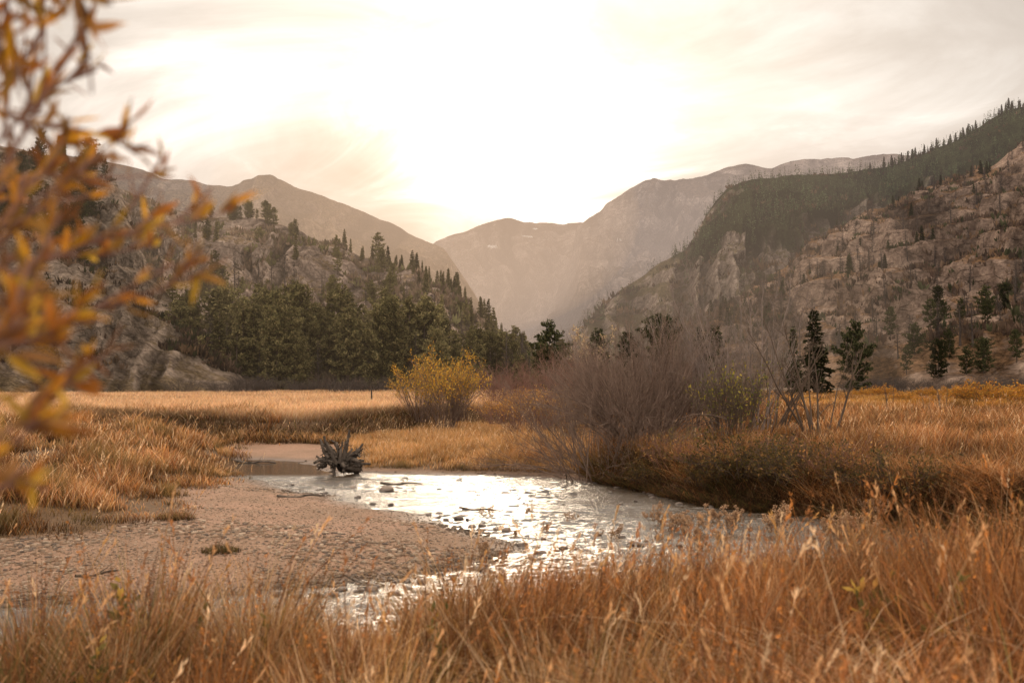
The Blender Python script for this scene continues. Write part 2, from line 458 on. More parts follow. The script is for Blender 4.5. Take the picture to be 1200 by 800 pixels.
class Hill:
    def __init__(self, name, label, prof, D0, D1, cols, rows, mat, p=1.15, amp=6.0, s=40.0, jag=1.0, terr=0.0, tstep=10.0, seed=1, base=0.9, back=0.5, attrs=None, gw=26.0, gd=1.0):
        prof = np.array(prof, float)
        u = np.linspace(prof[0, 0], prof[-1, 0], cols)
        py = np.interp(u, prof[:, 0], prof[:, 1])
        k = np.ones(3) / 3; py = np.convolve(np.pad(py, 1, mode='edge'), k, 'valid')
        py = py + (fbm(u / 22.0, u * 0 + seed, 5, seed) - 0.5) * 9 * jag
        d0 = np.interp(u, [q[0] for q in D0], [q[1] for q in D0]); d1 = np.interp(u, [q[0] for q in D1], [q[1] for q in D1])
        ax, az = ray(u, py)
        zr = CZ + az * d1
        a0, _ = ray(u, np.full_like(u, 450.0))
        nb = max(8, rows // 8)
        t = np.concatenate([np.linspace(0, 1, rows), 1 + np.linspace(0, back, nb + 1)[1:]])
        T, U = np.meshgrid(t, u, indexing='ij')
        tc = np.clip(T, 0, 1)
        Dd = d0 + (d1 - d0) * T
        X = (a0 + (ax - a0) * tc) * Dd
        Z = base + (zr - base) * (tc ** p)
        over = np.clip(T - 1, 0, 9)
        Z = Z - over * (np.abs(zr - base) * 0.9 + 5)
        Y = Dd.copy()
        hgt = np.clip((zr - base), 0, None)
        m = np.sin(np.clip(T, 0, 1) * PI) ** 0.6 * np.clip(hgt / (hgt.max() * 0.5), 0.15, 1)
        n = fbm(X / s, Y / s, 6, seed + 5, True) - 0.55
        n2 = fbm(X / s * 2.7, Y / s * 2.7, 5, seed + 8) - 0.5
        Z = Z + amp * m * (n * 1.6 + n2 * 0.8)
        Y = Y + amp * 0.8 * m * (fbm(X / s * 1.7, Z / s * 2.2, 4, seed + 11) - 0.5) * 2
        X = X + amp * 0.6 * m * (fbm(Y / s * 1.7, Z / s * 2.2, 4, seed + 13) - 0.5) * 2
        if terr > 0:
            q = Z / tstep + 1.2 * fbm(X / (s * 1.5), Y / (s * 1.5), 3, seed + 15)
            fr = q - np.floor(q); sharp = np.floor(q) + sstep(0.30, 0.62, fr)
            Z = Z + (sharp - q) * tstep * terr * m * sstep(0.35, 0.6, fbm(X / (s * 2), Y / (s * 2), 3, seed + 19))
        self.X, self.Y, self.Z, self.T, self.U, self.rows, self.cols = X, Y, Z, T, U, rows, cols
        self.u, self.py = u, py
        wp = fbm(X / s * 1.3, Z / s * 1.3, 4, seed + 41) - 0.5
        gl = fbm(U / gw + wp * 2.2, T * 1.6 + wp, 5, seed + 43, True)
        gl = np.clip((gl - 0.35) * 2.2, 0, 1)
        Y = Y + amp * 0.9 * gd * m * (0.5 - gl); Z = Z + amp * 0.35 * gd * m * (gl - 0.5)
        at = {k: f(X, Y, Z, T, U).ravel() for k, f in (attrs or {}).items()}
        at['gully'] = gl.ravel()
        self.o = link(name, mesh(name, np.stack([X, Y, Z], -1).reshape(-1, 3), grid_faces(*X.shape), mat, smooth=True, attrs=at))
        tag(self.o, label, None, None, 'structure')
    def at(self, px, t):
        """world position on the hill for bearing column px and climb t (0 foot, 1 ridge)"""
        px = np.asarray(px, float); t = np.asarray(t, float)
        j = np.clip((px - self.u[0]) / (self.u[-1] - self.u[0]) * (self.cols - 1), 0, self.cols - 1.001)
        i = np.clip(t * (self.rows - 1), 0, self.rows - 1)
        i0 = i.astype(int); j0 = j.astype(int); fi = (i - i0)[..., None]; fj = (j - j0)[..., None]
        P = np.stack([self.X, self.Y, self.Z], -1)
        i1 = np.minimum(i0 + 1, P.shape[0] - 1)
        return (P[i0, j0] * (1 - fj) + P[i0, j0 + 1] * fj) * (1 - fi) + (P[i1, j0] * (1 - fj) + P[i1, j0 + 1] * fj) * fi

warm1, warm2 = (0.13, 0.098, 0.08), (0.34, 0.265, 0.215)
m_far = hill_material('far mountain', (0.12, 0.095, 0.085), (0.36, 0.29, 0.25), (0.045, 0.036, 0.03), (0.14, 0.10, 0.075), 0.014, 0.5, 1.0, None, 1.0)
m_mid = hill_material('far left mountain', (0.14, 0.10, 0.08), (0.36, 0.27, 0.20), (0.06, 0.045, 0.032), (0.2, 0.14, 0.09), 0.025, 0.45, 1.0)
m_left = hill_material('left ridge', (0.17, 0.125, 0.10), (0.44, 0.33, 0.265), (0.11, 0.08, 0.05), (0.24, 0.165, 0.105), 0.16, 0.66, 1.0)
m_rock = hill_material('rocky hill', (0.105, 0.078, 0.06), (0.30, 0.23, 0.178), (0.07, 0.05, 0.032), (0.16, 0.115, 0.07), 0.30, 0.75, 1.0)
m_right = hill_material('right slope', (0.13, 0.088, 0.066), (0.38, 0.27, 0.205), (0.075, 0.047, 0.029), (0.25, 0.145, 0.08), 0.10, 0.60, 1.0)
m_bluff = hill_material('forested bluff', (0.13, 0.10, 0.082), (0.32, 0.25, 0.205), (0.06, 0.05, 0.03), (0.13, 0.10, 0.06), 0.08, 0.45, 1.0, (0.018, 0.02, 0.010))

def snow_at(pts):
    def f(X, Y, Z, T, U):
        s = np.zeros(X.shape)
        ax = X / Y; az = (Z - CZ) / Y
        for px, py, rx, ry in pts:
            qx, qz = ray(px, py)
            d = ((ax - qx) * FPX / rx) ** 2 + ((az - qz) * FPX / ry - (ax - qx) * FPX * -0.12 / ry) ** 2
            s = np.maximum(s, sstep(1.15, 0.7, d + (fbm(X / 30, Z / 30, 3, 4) - 0.5) * 0.9))
        return s
    return f

H_d3 = Hill('distant_ridge', 'farthest pale blue grey ridge at the valley head', [(700, 470), (760, 300), (812, 212), (850, 197), (872, 193), (905, 197), (925, 190), (945, 187), (992, 183), (1000, 186), (1036, 180), (1060, 183), (1100, 190), (1250, 200), (1400, 330)],
            [(700, 4200), (1400, 4200)], [(700, 6200), (1400, 6200)], 420, 120, m_far, 1.2, 60, 500, 0.6, seed=3, attrs={'snow': lambda X, Y, Z, T, U: X * 0})
H_d1 = Hill('valley_head_mountain', 'pale mountain with snow streaks closing the valley', [(400, 400), (470, 310), (512, 284), (560, 265), (585, 257), (597, 255), (612, 259), (640, 261), (682, 262), (720, 262), (800, 300), (900, 420)],
            [(400, 2600), (900, 2600)], [(400, 4600), (900, 4600)], 460, 200, m_far, 1.1, 85, 420, 0.6, seed=12, attrs={'snow': snow_at([(577, 289, 6, 1.5), (592, 282, 2, 0.8), (618, 277, 7, 1.0), (627, 268, 3, 0.9)])})
H_d2 = Hill('grey_mountain', 'grey mountain wall with a blocky shoulder right of the gap', [(560, 470), (600, 420), (640, 370), (668, 310), (676, 268), (690, 256), (706, 246), (711, 238), (735, 222), (757, 211), (790, 213), (815, 207), (850, 203), (905, 210), (1000, 215), (1200, 230), (1300, 300)],
            [(560, 1700), (1300, 1500)], [(560, 2000), (676, 3300), (760, 3600), (1300, 3600)], 560, 240, m_far, 1.15, 85, 330, 0.8, seed=23, attrs={'snow': snow_at([(727, 281, 5, 0.9)])})
H_c = Hill('far_left_mountain', 'long far left mountain with a small knob falling to the gap', [(-500, 190), (-200, 160), (0, 172), (60, 182), (110, 186), (160, 196), (190, 208), (272, 219), (280, 216), (285, 211), (296, 210), (302, 206), (318, 206), (326, 211), (340, 216), (352, 221), (400, 239), (440, 254), (480, 273), (505, 284), (520, 290), (535, 312), (560, 352), (590, 395), (625, 440), (680, 470)],
           [(-500, 1000), (680, 1300)], [(-500, 2300), (500, 2300), (560, 1900), (680, 1500)], 760, 240, m_mid, 1.1, 46, 190, 0.6, seed=31)
def forest_mask(X, Y, Z, T, U):
    n = fbm(X / 70, Y / 70, 4, 77) - 0.5
    lower = np.interp(U, [640, 770, 800, 835, 870, 930, 1040, 1200, 1800], [1.4, 1.15, 0.80, 0.52, 0.42, 0.48, 0.55, 0.5, 0.5])
    cliff = sstep(790, 815, U) * sstep(880, 850, U) * sstep(0.74, 0.80, T) * sstep(0.97, 0.93, T)
    return sstep(-0.06, 0.06, T - lower + n * 0.5) * (1 - 0.85 * cliff)
H_e1 = Hill('forested_bluff', 'dark forested bluff rising to the right skyline', [(600, 470), (650, 440), (690, 375), (730, 338), (775, 308), (806, 291), (822, 264), (836, 240), (852, 221), (880, 211), (930, 206), (1000, 201), (1035, 197), (1062, 188), (1100, 174), (1130, 160), (1160, 141), (1180, 129), (1200, 124), (1300, 96), (1500, 70), (1800, 110)],
            [(600, 520), (1000, 480), (1800, 420)], [(600, 700), (760, 1050), (1000, 1250), (1200, 1150), (1800, 1000)], 760, 300, m_bluff, 1.0, 22, 110, 0.5, 0.5, 26, seed=41, attrs={'forest': forest_mask})
H_e2 = Hill('right_rock_slope', 'rocky granite slope with burnt trees on the right', [(660, 462), (700, 446), (740, 420), (790, 392), (830, 372), (870, 348), (905, 322), (940, 297), (985, 262), (1010, 250), (1035, 243), (1080, 226), (1110, 214), (1150, 203), (1200, 168), (1300, 120), (1500, 90), (1800, 160)],
            [(660, 300), (800, 290), (1000, 240), (1200, 200), (1800, 150)], [(660, 330), (760, 420), (900, 560), (1000, 640), (1200, 620), (1800, 500)], 900, 420, m_right, 1.08, 17, 52, 1.3, 0.8, 13, seed=57, gw=60.0, gd=0.25)
H_b = Hill('left_ridge', 'wooded left ridge with pale rock knob below the skyline', [(60, 200), (120, 215), (180, 238), (230, 254), (262, 256), (290, 254), (320, 258), (345, 268), (400, 292), (440, 305), (480, 316), (515, 334), (550, 356), (580, 386), (600, 410), (630, 436), (680, 452), (740, 460)],
           [(60, 150), (740, 150)], [(60, 330), (290, 330), (560, 260), (680, 190), (740, 160)], 640, 300, m_left, 1.1, 9, 34, 1.0, 0.75, 9, seed=63, gw=30, gd=0.5)
H_a = Hill('rocky_hill', 'steep dark hill with a bare granite slab on the far left', [(-700, 120), (-400, 100), (-100, 148), (0, 172), (60, 185), (110, 196), (135, 208), (150, 245), (165, 290), (185, 330), (215, 372), (250, 410), (285, 440), (310, 458), (335, 464)],
           [(-700, 90), (0, 105), (335, 130)], [(-700, 230), (0, 240), (110, 230), (200, 170), (300, 140), (335, 131)], 620, 300, m_rock, 1.05, 4.5, 18, 1.2, 0.6, 6, seed=71, gw=40, gd=0.6)

def grow(P, R, k, lf, spread, up, q, smin=0.25, N=5, rf=0.55):
    """k side shoots from each polyline"""
    M, n, _ = P.shape
    s = smin + (1 - smin) * q.random((M, k)); idx = s * (n - 1)
    i0 = np.minimum(idx.astype(int), n - 2); fr = (idx - i0)[..., None]
    mi = np.arange(M)[:, None]
    base = P[mi, i0] * (1 - fr) + P[mi, i0 + 1] * fr
    tan = norm(P[mi, i0 + 1] - P[mi, i0])
    L = np.linalg.norm(np.diff(P, axis=1), axis=-1).sum(1)[:, None] * lf * (1.25 - s) * (0.5 + q.random((M, k)))
    d = norm(tan + q.normal(size=tan.shape) * spread + np.array([0, 0, up]))
    ss = np.linspace(0, 1, N)
    cur = q.normal(size=tan.shape) * 0.12
    C = base[:, :, None] + d[:, :, None] * (L[..., None] * ss)[..., None] + (cur[:, :, None] + np.array([0, 0, up * 0.25])) * (L[..., None] * ss ** 2)[..., None]
    r0 = (R[mi, i0] * rf)[..., None] * (1 - 0.75 * ss)
    return C.reshape(-1, N, 3), np.maximum(r0, 0.0026).reshape(-1, N)

# ---------------------------------------------------------------- trees
GREEN = np.array([(0.034, 0.036, 0.017), (0.050, 0.050, 0.023), (0.072, 0.068, 0.030), (0.022, 0.025, 0.013)])
HAZE_GREEN = np.array([(0.115, 0.10, 0.042), (0.15, 0.125, 0.055), (0.20, 0.155, 0.075), (0.075, 0.066, 0.032)])  # needle greens lightened, the haze over the left ridge put into the colour

def trunk_mesh(H, r, r_top, bend, r_):
    N = 9
    s = np.linspace(0, 1, N)
    P = np.zeros((1, N, 3)); P[0, :, 2] = s * H
    P[0, :, 0] = bend[0] * np.sin(s * PI * 0.9) ; P[0, :, 1] = bend[1] * s ** 2
    Rr = r * (1 - s) ** 0.85 + r_top; Rr[0] *= 1.35
    return P, Rr[None]

def conifer(seed, H=11.0, cb=0.1, R=1.9, kind='fir', dens=1.0, pal=GREEN):
    q = np.random.default_rng(seed)
    P, Rr = trunk_mesh(H, H * 0.016, 0.015, q.normal(size=2) * 0.12, q)
    tv, tf = tubes(P, Rr, 7)
    nwh = int((24 if kind == 'fir' else 17) * dens * (1 - cb) / 0.9)
    C, A, B, K = [], [], [], []; bP, bR = [], []
    for i in range(nwh):
        f = (i + q.random() * 0.6) / nwh
        z = H * (cb + (1 - cb) * f * 0.985)
        if kind == 'fir':
            rad = R * (1 - f) ** 0.85 * (0.75 + 0.5 * q.random()) + 0.12; nb = q.integers(6, 9); pitch = -0.25 + 0.55 * f
        else:
            prof = math.sin(PI * min(1, (0.12 + 0.88 * f)) ** 0.85) ** 0.7
            rad = R * (0.25 + 0.85 * prof) * (0.55 + 0.7 * q.random()); nb = q.integers(4, 7); pitch = 0.05 + 0.7 * f
        if f > 0.93: nb = 3
        az0 = q.random() * 6.28
        for b in range(nb):
            if q.random() < (0.12 if kind == 'fir' else 0.22): continue
            az = az0 + b * 6.283 / nb + q.normal() * 0.25
            L = rad * (0.65 + 0.5 * q.random()); pp = pitch + q.normal() * 0.12
            d = np.array([math.cos(az) * math.cos(pp), math.sin(az) * math.cos(pp), math.sin(pp)])
            base = np.array([0, 0, z])
            sag = -0.16 * L if kind == 'fir' else 0.12 * L
            ss = np.linspace(0, 1, 4)
            bP.append(base + d * L * ss[:, None] + np.array([0, 0, sag])[None] * (ss ** 2)[:, None]); bR.append(0.035 * (1 - ss * 0.8) * (H / 11))
            if kind == 'fir':
                k = max(3, int(L * 7.5)); s = 0.15 + 0.85 * q.random(k) ** 0.7
                cen = base + d * L * s[:, None] + np.array([0, 0, sag]) * (s ** 2)[:, None]
                per = 5
            else:
                k = max(4, int(L * 5.5)); s = 0.30 + 0.75 * q.random(k) ** 0.8
                cen = base + d * L * s[:, None] + np.array([0, 0, sag]) * (s ** 2)[:, None] + q.normal(size=(k, 3)) * np.array([0.16, 0.16, 0.10]) * (R / 1.9)
                per = 13
            cc = np.repeat(cen, per, 0); m = len(cc)
            if kind == 'fir':
                dirv = norm(d * 0.8 + q.normal(size=(m, 3)) * np.array([0.75, 0.75, 0.35]) + np.array([0, 0, -0.12]))
                ln = 0.28 + 0.25 * q.random(m); wd = ln * (0.16 + 0.1 * q.random(m))
            else:
                dirv = norm(d * 0.35 + q.normal(size=(m, 3)) + np.array([0, 0, 0.25]))
                ln = 0.22 + 0.22 * q.random(m); wd = ln * (0.16 + 0.12 * q.random(m))
            side = norm(np.cross(dirv, q.normal(size=(m, 3))))
            C.append(cc + q.normal(size=(m, 3)) * 0.05); A.append(dirv * ln[:, None]); B.append(side * wd[:, None])
            g = q.random(m)
            kk = pal[q.integers(0, len(pal), m)] * (0.75 + 0.6 * g)[:, None] * (0.55 + 0.6 * np.repeat(s, per))[:, None]  # sprays near the trunk darkened, crown shade put into the colour
            K.append(kk)
    C = np.concatenate(C); A = np.concatenate(A); B = np.concatenate(B); K = np.concatenate(K)
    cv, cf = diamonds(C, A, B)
    bv, bf = tubes(np.array(bP), np.array(bR), 3)
    return (tv, tf), (bv, bf), (cv, cf, np.repeat(K, 4, 0))

def make_conifer(name, seed, H, cb, R, kind, dens=1.0, mat=None, pal=GREEN):
    (tv, tf), (bv, bf), (cv, cf, ck) = conifer(seed, H, cb, R, kind, dens, pal)
    root = thing(name, '-', 'tree')
    V, F, _ = join([(tv, tf), (bv, bf)])
    link('trunk', mesh('trunk', V, F, M_trunk, smooth=True), root)
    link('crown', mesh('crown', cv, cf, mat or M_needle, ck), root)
    root['h'] = H
    return Proto(root)

def make_snag(seed, H=9.0):
    q = np.random.default_rng(seed)
    P, Rr = trunk_mesh(H, H * 0.017, 0.02, q.normal(size=2) * 0.25, q)
    nb = 95; N = 4; ss = np.linspace(0, 1, N)
    z = H * (0.25 + 0.74 * q.random(nb)); az = q.random(nb) * 6.28; L = (0.35 + 0.75 * q.random(nb)) * (1.25 - z / H) * 1.5
    d = np.stack([np.cos(az), np.sin(az), 0.25 + q.normal(size=nb) * 0.3], -1)
    BP = np.stack([np.zeros(nb), np.zeros(nb), z], -1)[:, None] + d[:, None] * (L[:, None] * ss)[..., None]
    BR = 0.030 * (1 - 0.75 * ss)[None].repeat(nb, 0)
    root = thing('dead_tree', '-', 'dead tree')
    link('trunk', mesh('trunk', *tubes(P, Rr, 6), M_snag, smooth=True), root)
    C1, R1 = grow(BP, BR, 5, 0.5, 0.5, 0.2, q, 0.2, 3, 0.7)
    V, F, _ = join([tubes(BP, BR, 3), tubes(C1, np.maximum(R1, 0.016), 3)])
    link('twigs', mesh('twigs', V, F, M_snag), root)
    root['h'] = H
    return Proto(root)

firs = [make_conifer('fir_tree', 100 + i, 11, (0.06, 0.1, 0.04, 0.14)[i], (1.7, 2.1, 1.5, 1.9)[i], 'fir') for i in range(4)]
pines = [make_conifer('pine_tree', 200 + i, 11, (0.14, 0.2, 0.10, 0.08)[i], (2.3, 2.0, 2.6, 3.0)[i], 'pine', (1, 1, 1.15, 1.3)[i]) for i in range(4)]
hazy_firs = [make_conifer('fir_tree', 120 + i, 11, (0.06, 0.1, 0.04, 0.14)[i], (1.7, 2.1, 1.5, 1.9)[i], 'fir', pal=HAZE_GREEN) for i in range(4)]
hazy_pines = [make_conifer('pine_tree', 220 + i, 11, (0.14, 0.24, 0.10, 0.08)[i], (2.3, 2.0, 2.6, 3.0)[i], 'pine', (1, 1, 1.15, 1.3)[i], pal=HAZE_GREEN) for i in range(4)]
snags = [make_snag(300 + i) for i in range(4)]

def plant(proto, P, height, label, group, lean=0.0, wide=1.0):
    s = height / proto.root['h']
    o = proto.put((float(P[0]), float(P[1]), float(P[2]) - 0.15), float(rng.random() * 6.28), (s * wide, s * wide, s), label, group)
    return o

# -- the standing pines in the middle of the valley, one by one: (pixel column, pixel row of the top, depth, kind, variant, width, label)
for px, top, d, lst, k, wd, lab in [
    (645, 377, 112, pines, 2, 1.0, 'lone dark pine in the gap above the red brown willows'),
    (702, 386, 118, pines, 0, 0.85, 'small dark pine top just right of the pale bare tree'),
    (735, 388, 122, pines, 1, 0.9, 'small dark pine showing between two others above the grey willow'),
    (775, 369, 112, pines, 3, 0.9, 'broad dark pine behind the crown of the grey willow'),
    (820, 380, 104, firs, 2, 1.0, 'narrow dark conifer standing beside a rounder pine behind the bare saplings'),
    (838, 383, 108, pines, 0, 1.0, 'round dark pine touching a narrow conifer behind the bare saplings'),
    (930, 379, 116, firs, 0, 0.8, 'slim dark fir close beside the tallest fir in the meadow'),
    (955, 359, 112, firs, 1, 1.05, 'tallest dark fir standing in the right meadow'),
    (1003, 377, 110, pines, 2, 0.9, 'shaggy dark pine with a bare trunk foot in the right meadow')]:
    x = at_depth(px, 450, d)[0]; z = float(floor_z([x], [d])[0][0]); zt = at_depth(px, top, d)[2]
    plant(lst[k], (x, d, z), zt - z, lab, None, wide=wd)

LAB_PINE_L = 'hazy green pine in the wood at the foot of the left ridge'
LAB_SLOPE_L = 'small dark conifer on the slope of the left ridge'
LAB_SKY_L = 'little conifer on the skyline of the left ridge'
# tall wood at the foot of the left ridge
def wood_left():
    n = 0
    for i in range(400):
        px = rng.uniform(205, 640)
        dens = 0.95 if 310 < px < 500 else 0.55
        if rng.random() > dens: continue
        t = rng.random() ** 1.3 * 0.16
        P = H_b.at(px, t)
        hgt = rng.uniform(6.5, 13.5) * (1.0 if px < 500 else 0.72)
        if 315 < px < 345 or 380 < px < 410 or 435 < px < 490: hgt *= 1.12
        plant((hazy_pines if rng.random() < 0.72 else hazy_firs)[rng.integers(0, 4)], P, hgt, LAB_PINE_L, 'pines at the foot of the left ridge', wide=rng.uniform(0.8, 1.15))
        n += 1
        if n >= 95: break
wood_left()
for i in range(95):
    px = rng.uniform(210, 660); t = 0.18 + 0.72 * rng.random() ** 0.9
    if 250 < px < 430 and 0.5 < t < 0.9 and rng.random() < 0.75: continue
    plant((hazy_firs + hazy_pines)[rng.integers(0, 8)], H_b.at(px, t), rng.uniform(5, 9) * (1 - 0.25 * t), LAB_SLOPE_L, 'conifers on the left ridge slope', wide=rng.uniform(0.7, 1.0))
for i, px in enumerate(np.concatenate([rng.uniform(225, 350, 22), rng.uniform(390, 610, 42)])):
    plant((hazy_firs if px > 400 else hazy_pines)[rng.integers(0, 4)], H_b.at(px, rng.uniform(0.92, 1.0)), rng.uniform(3.5, 7.0), LAB_SKY_L, 'conifers on the left ridge skyline', wide=rng.uniform(0.75, 1.1))
plant(hazy_pines[0], H_b.at(442, 0.99), 8.5, 'round topped pine standing clear of the left ridge skyline', None)
# dark trees on the near left hill
for i in range(60):
    px = rng.uniform(-60, 125); t = rng.uniform(0.4, 1.0)
    plant((firs + pines)[rng.integers(0, 8)], H_a.at(px, t), rng.uniform(4, 8), 'dark conifer on the steep hill behind the blurred leaves', 'conifers on the steep left hill', wide=0.9)
# bare trunks in the left wood
for i in range(70):
    px = rng.uniform(215, 620)
    P = H_b.at(px, rng.random() * 0.45)
    plant(snags[rng.integers(0, 4)], P, rng.uniform(6, 10), 'thin bare trunk among the pines of the left ridge', 'bare trunks on the left ridge', wide=0.8)
# right slope: green pines low down
for px, py_t in [(1078, .06), (1090, .10), (1101, .02), (1062, .03), (1108, .17), (1112, .05), (1120, .12), (1135, .03), (1150, .15), (1158, .11), (1156, .04), (1172, .20), (1195, .05), (1050, .14), (1100, .23)]:
    plant(pines[rng.integers(0, 4)], H_e2.at(px, py_t), rng.uniform(6.5, 10), 'dark green pine low on the rocky right slope', 'pines low on the right slope', wide=1.0)
# burnt and live trees higher up the right slope
for i in range(420):
    px = 720 + 560 * rng.random() ** 0.75; t = rng.uniform(0.05, 1.0) ** 1.1
    P = H_e2.at(px, t)
    if fbm(np.array(P[0] / 60), np.array(P[1] / 60), 3, 91) < 0.48 and rng.random() < 0.75: continue
    plant(snags[rng.integers(0, 4)], P, rng.uniform(6.5, 11.5), 'burnt bare tree on the rocky right slope', 'burnt trees on the right slope', wide=1.5)
for i in range(110):
    px = 830 + 450 * rng.random(); t = rng.uniform(0.3, 1.0)
    P = H_e2.at(px, t)
    if fbm(np.array(P[0] / 70), np.array(P[1] / 70), 3, 95) < 0.5: continue
    plant(firs[rng.integers(0, 4)], P, rng.uniform(6, 9), 'small dark fir high on the rocky right slope', 'firs high on the right slope')
for px in np.sort(rng.uniform(1015, 1260, 60)):
    plant(firs[rng.integers(0, 4)], H_e1.at(px, rng.uniform(0.95, 1.0)), rng.uniform(8, 15), 'small dark fir on the right skyline', 'firs on the right skyline')

def brush_cover(hill, name, label, n, p0, p1, t0, t1, size, pal, seed, thr=0.45):
    """leafless and evergreen brush nobody could count: tufts of upright sprays in drifts"""
    q = np.random.default_rng(seed)
    px = q.uniform(p0, p1, n); tt = q.uniform(t0, t1, n); P = hill.at(px, tt)
    k = (fbm(P[:, 0] / (size * 11), P[:, 1] / (size * 11) + P[:, 2] / (size * 9), 4, seed) > thr) & (P[:, 2] > 1.0); P = P[k]; n = len(P)
    K = 9; h = size * (0.4 + q.random(n) ** 2 * 1.6); az = q.random((n, K)) * 6.283; sp = q.random((n, K)) * 0.55
    d = np.stack([np.cos(az) * sp, np.sin(az) * sp, 0.7 + 0.5 * q.random((n, K))], -1) * h[:, None, None]
    c = P[:, None] + np.stack([np.cos(az) * 0.3, np.sin(az) * 0.3, az * 0 - 0.1], -1) * h[:, None, None]
    sd = norm(np.cross(d, q.normal(size=d.shape))) * (h[:, None] * 0.16)[..., None]
    V, F = diamonds(c.reshape(-1, 3), d.reshape(-1, 3), sd.reshape(-1, 3))
    pal = np.array(pal); colr = np.repeat(pal[q.integers(0, len(pal), n)] * (0.7 + 0.6 * q.random(n))[:, None], K, 0)
    o = link(name, mesh(name, V, F, M_needle, np.repeat(colr, 4, 0))); tag(o, label, 'brush', None, 'stuff')
BR = [(0.085, 0.055, 0.04), (0.12, 0.08, 0.055), (0.06, 0.042, 0.032), (0.16, 0.10, 0.06), (0.05, 0.05, 0.026)]
brush_cover(H_e2, 'hillside_brush', 'dark leafless brush in drifts over the rocky right slope', 24000, 660, 1500, 0.08, 1.0, 1.7, BR, 201, 0.50)
brush_cover(H_b, 'hillside_brush', 'brown brush and saplings over the wooded left ridge', 12000, 120, 700, 0.0, 0.95, 1.2, [(0.13, 0.09, 0.065), (0.18, 0.125, 0.085), (0.10, 0.075, 0.05), (0.12, 0.105, 0.05)], 202, 0.50)
brush_cover(H_a, 'hillside_brush', 'dark brush between rocks of the steep left hill', 9000, -300, 320, 0.0, 1.0, 0.8, BR, 203, 0.55)
brush_cover(H_e1, 'hillside_brush', 'dark brush on the cliffs of the right bluff', 8000, 640, 1500, 0.0, 1.0, 3.2, BR, 204, 0.52)

# -- the far forest on the bluff: one mass
def far_forest():
    q = np.random.default_rng(5)
    n = 16000
    px = q.uniform(640, 1400, n); t = q.uniform(0.02, 1.0, n)
    P = H_e1.at(px, t)
    f = forest_mask(P[:, 0], P[:, 1], P[:, 2], t, px)
    keep = (q.random(n) < np.clip(f, 0.05, 1) * 0.95); P = P[keep][:4600]; n = len(P)
    h = q.uniform(5, 14, n); r = h * q.uniform(0.13, 0.20, n)
    parts = []
    # every tree: a short trunk hidden in 26 drooping sprays
    K = 26
    f = q.random((n, K)); az = q.random((n, K)) * 6.283
    rr = r[:, None] * (1.05 - f) * (0.6 + 0.6 * q.random((n, K)))
    zz = h[:, None] * (0.08 + 0.9 * f)
    c = np.stack([P[:, 0, None] + np.cos(az) * rr * 0.25, P[:, 1, None] + np.sin(az) * rr * 0.25, P[:, 2, None] + zz], -1)
    dv = np.stack([np.cos(az) * rr, np.sin(az) * rr, -0.25 * rr + 0.25 * f * h[:, None] * 0.3], -1)
    sd = norm(np.cross(dv, q.normal(size=dv.shape))) * (h[:, None] * 0.05 * (1.1 - 0.7 * f))[..., None]
    V, F = diamonds(c.reshape(-1, 3), dv.reshape(-1, 3), sd.reshape(-1, 3))
    tone = (0.45 + 1.0 * q.random(n) ** 1.5)[:, None] * (0.7 + 0.5 * f)
    colr = np.array([(0.042, 0.058, 0.028), (0.058, 0.075, 0.036), (0.03, 0.042, 0.02), (0.075, 0.082, 0.042)])[q.integers(0, 4, n * K)] * tone.reshape(-1, 1)
    o = link('forest', mesh('forest', V, F, M_needle, np.repeat(colr, 4, 0)))
    tag(o, 'far dark conifer forest covering the bluff on the right', 'forest', None, 'stuff')
far_forest()

# ---------------------------------------------------------------- shrubs
def stems(q, n, H, r0, tilt, rad, arch=0.35, N=7, hvar=0.35):
    a = q.random(n) * 6.283; rr = r0 * np.sqrt(q.random(n))
    base = np.stack([np.cos(a) * rr, np.sin(a) * rr, np.full(n, -0.05)], -1)
    az = a + q.normal(size=n) * 0.5; ti = tilt * q.random(n) ** 0.8
    L = H * (1 - hvar * q.random(n)) 
    ss = np.linspace(0, 1, N)
    tt = ti[:, None] + arch * (ti / max(tilt, .01))[:, None] * ss
    hx = np.sin(tt) * L[:, None] * ss; hz = np.cos(tt) * L[:, None] * ss
    wig = np.cumsum(q.normal(size=(n, N, 3)) * 0.012 * H, 1) * ss[None, :, None]
    P = base[:, None] + np.stack([np.cos(az)[:, None] * hx, np.sin(az)[:, None] * hx, hz], -1) + wig
    R = rad * (0.6 + 0.8 * q.random(n))[:, None] * (1 - 0.8 * ss)
    return P, R

def leaves_on(P, q, n, size, cols, spread=0.06, up=0.2):
    M, N, _ = P.shape
    i = q.integers(0, M, n); s = (0.15 + 0.85 * q.random(n)) * (N - 1); i0 = np.minimum(s.astype(int), N - 2); fr = (s - i0)[:, None]
    c = P[i, i0] * (1 - fr) + P[i, i0 + 1] * fr + q.normal(size=(n, 3)) * spread
    d = norm(norm(P[i, i0 + 1] - P[i, i0]) * 0.6 + q.normal(size=(n, 3)) * 0.8 + np.array([0, 0, up]))
    ln = size * (0.6 + 0.8 * q.random(n)); sd = norm(np.cross(d, q.normal(size=(n, 3)))) * (ln * 0.22)[:, None]
    V, F = diamonds(c, d * ln[:, None], sd)
    cols = np.array(cols); K = cols[q.integers(0, len(cols), n)] * (0.7 + 0.6 * q.random(n))[:, None]
    return V, F, np.repeat(K, 4, 0)

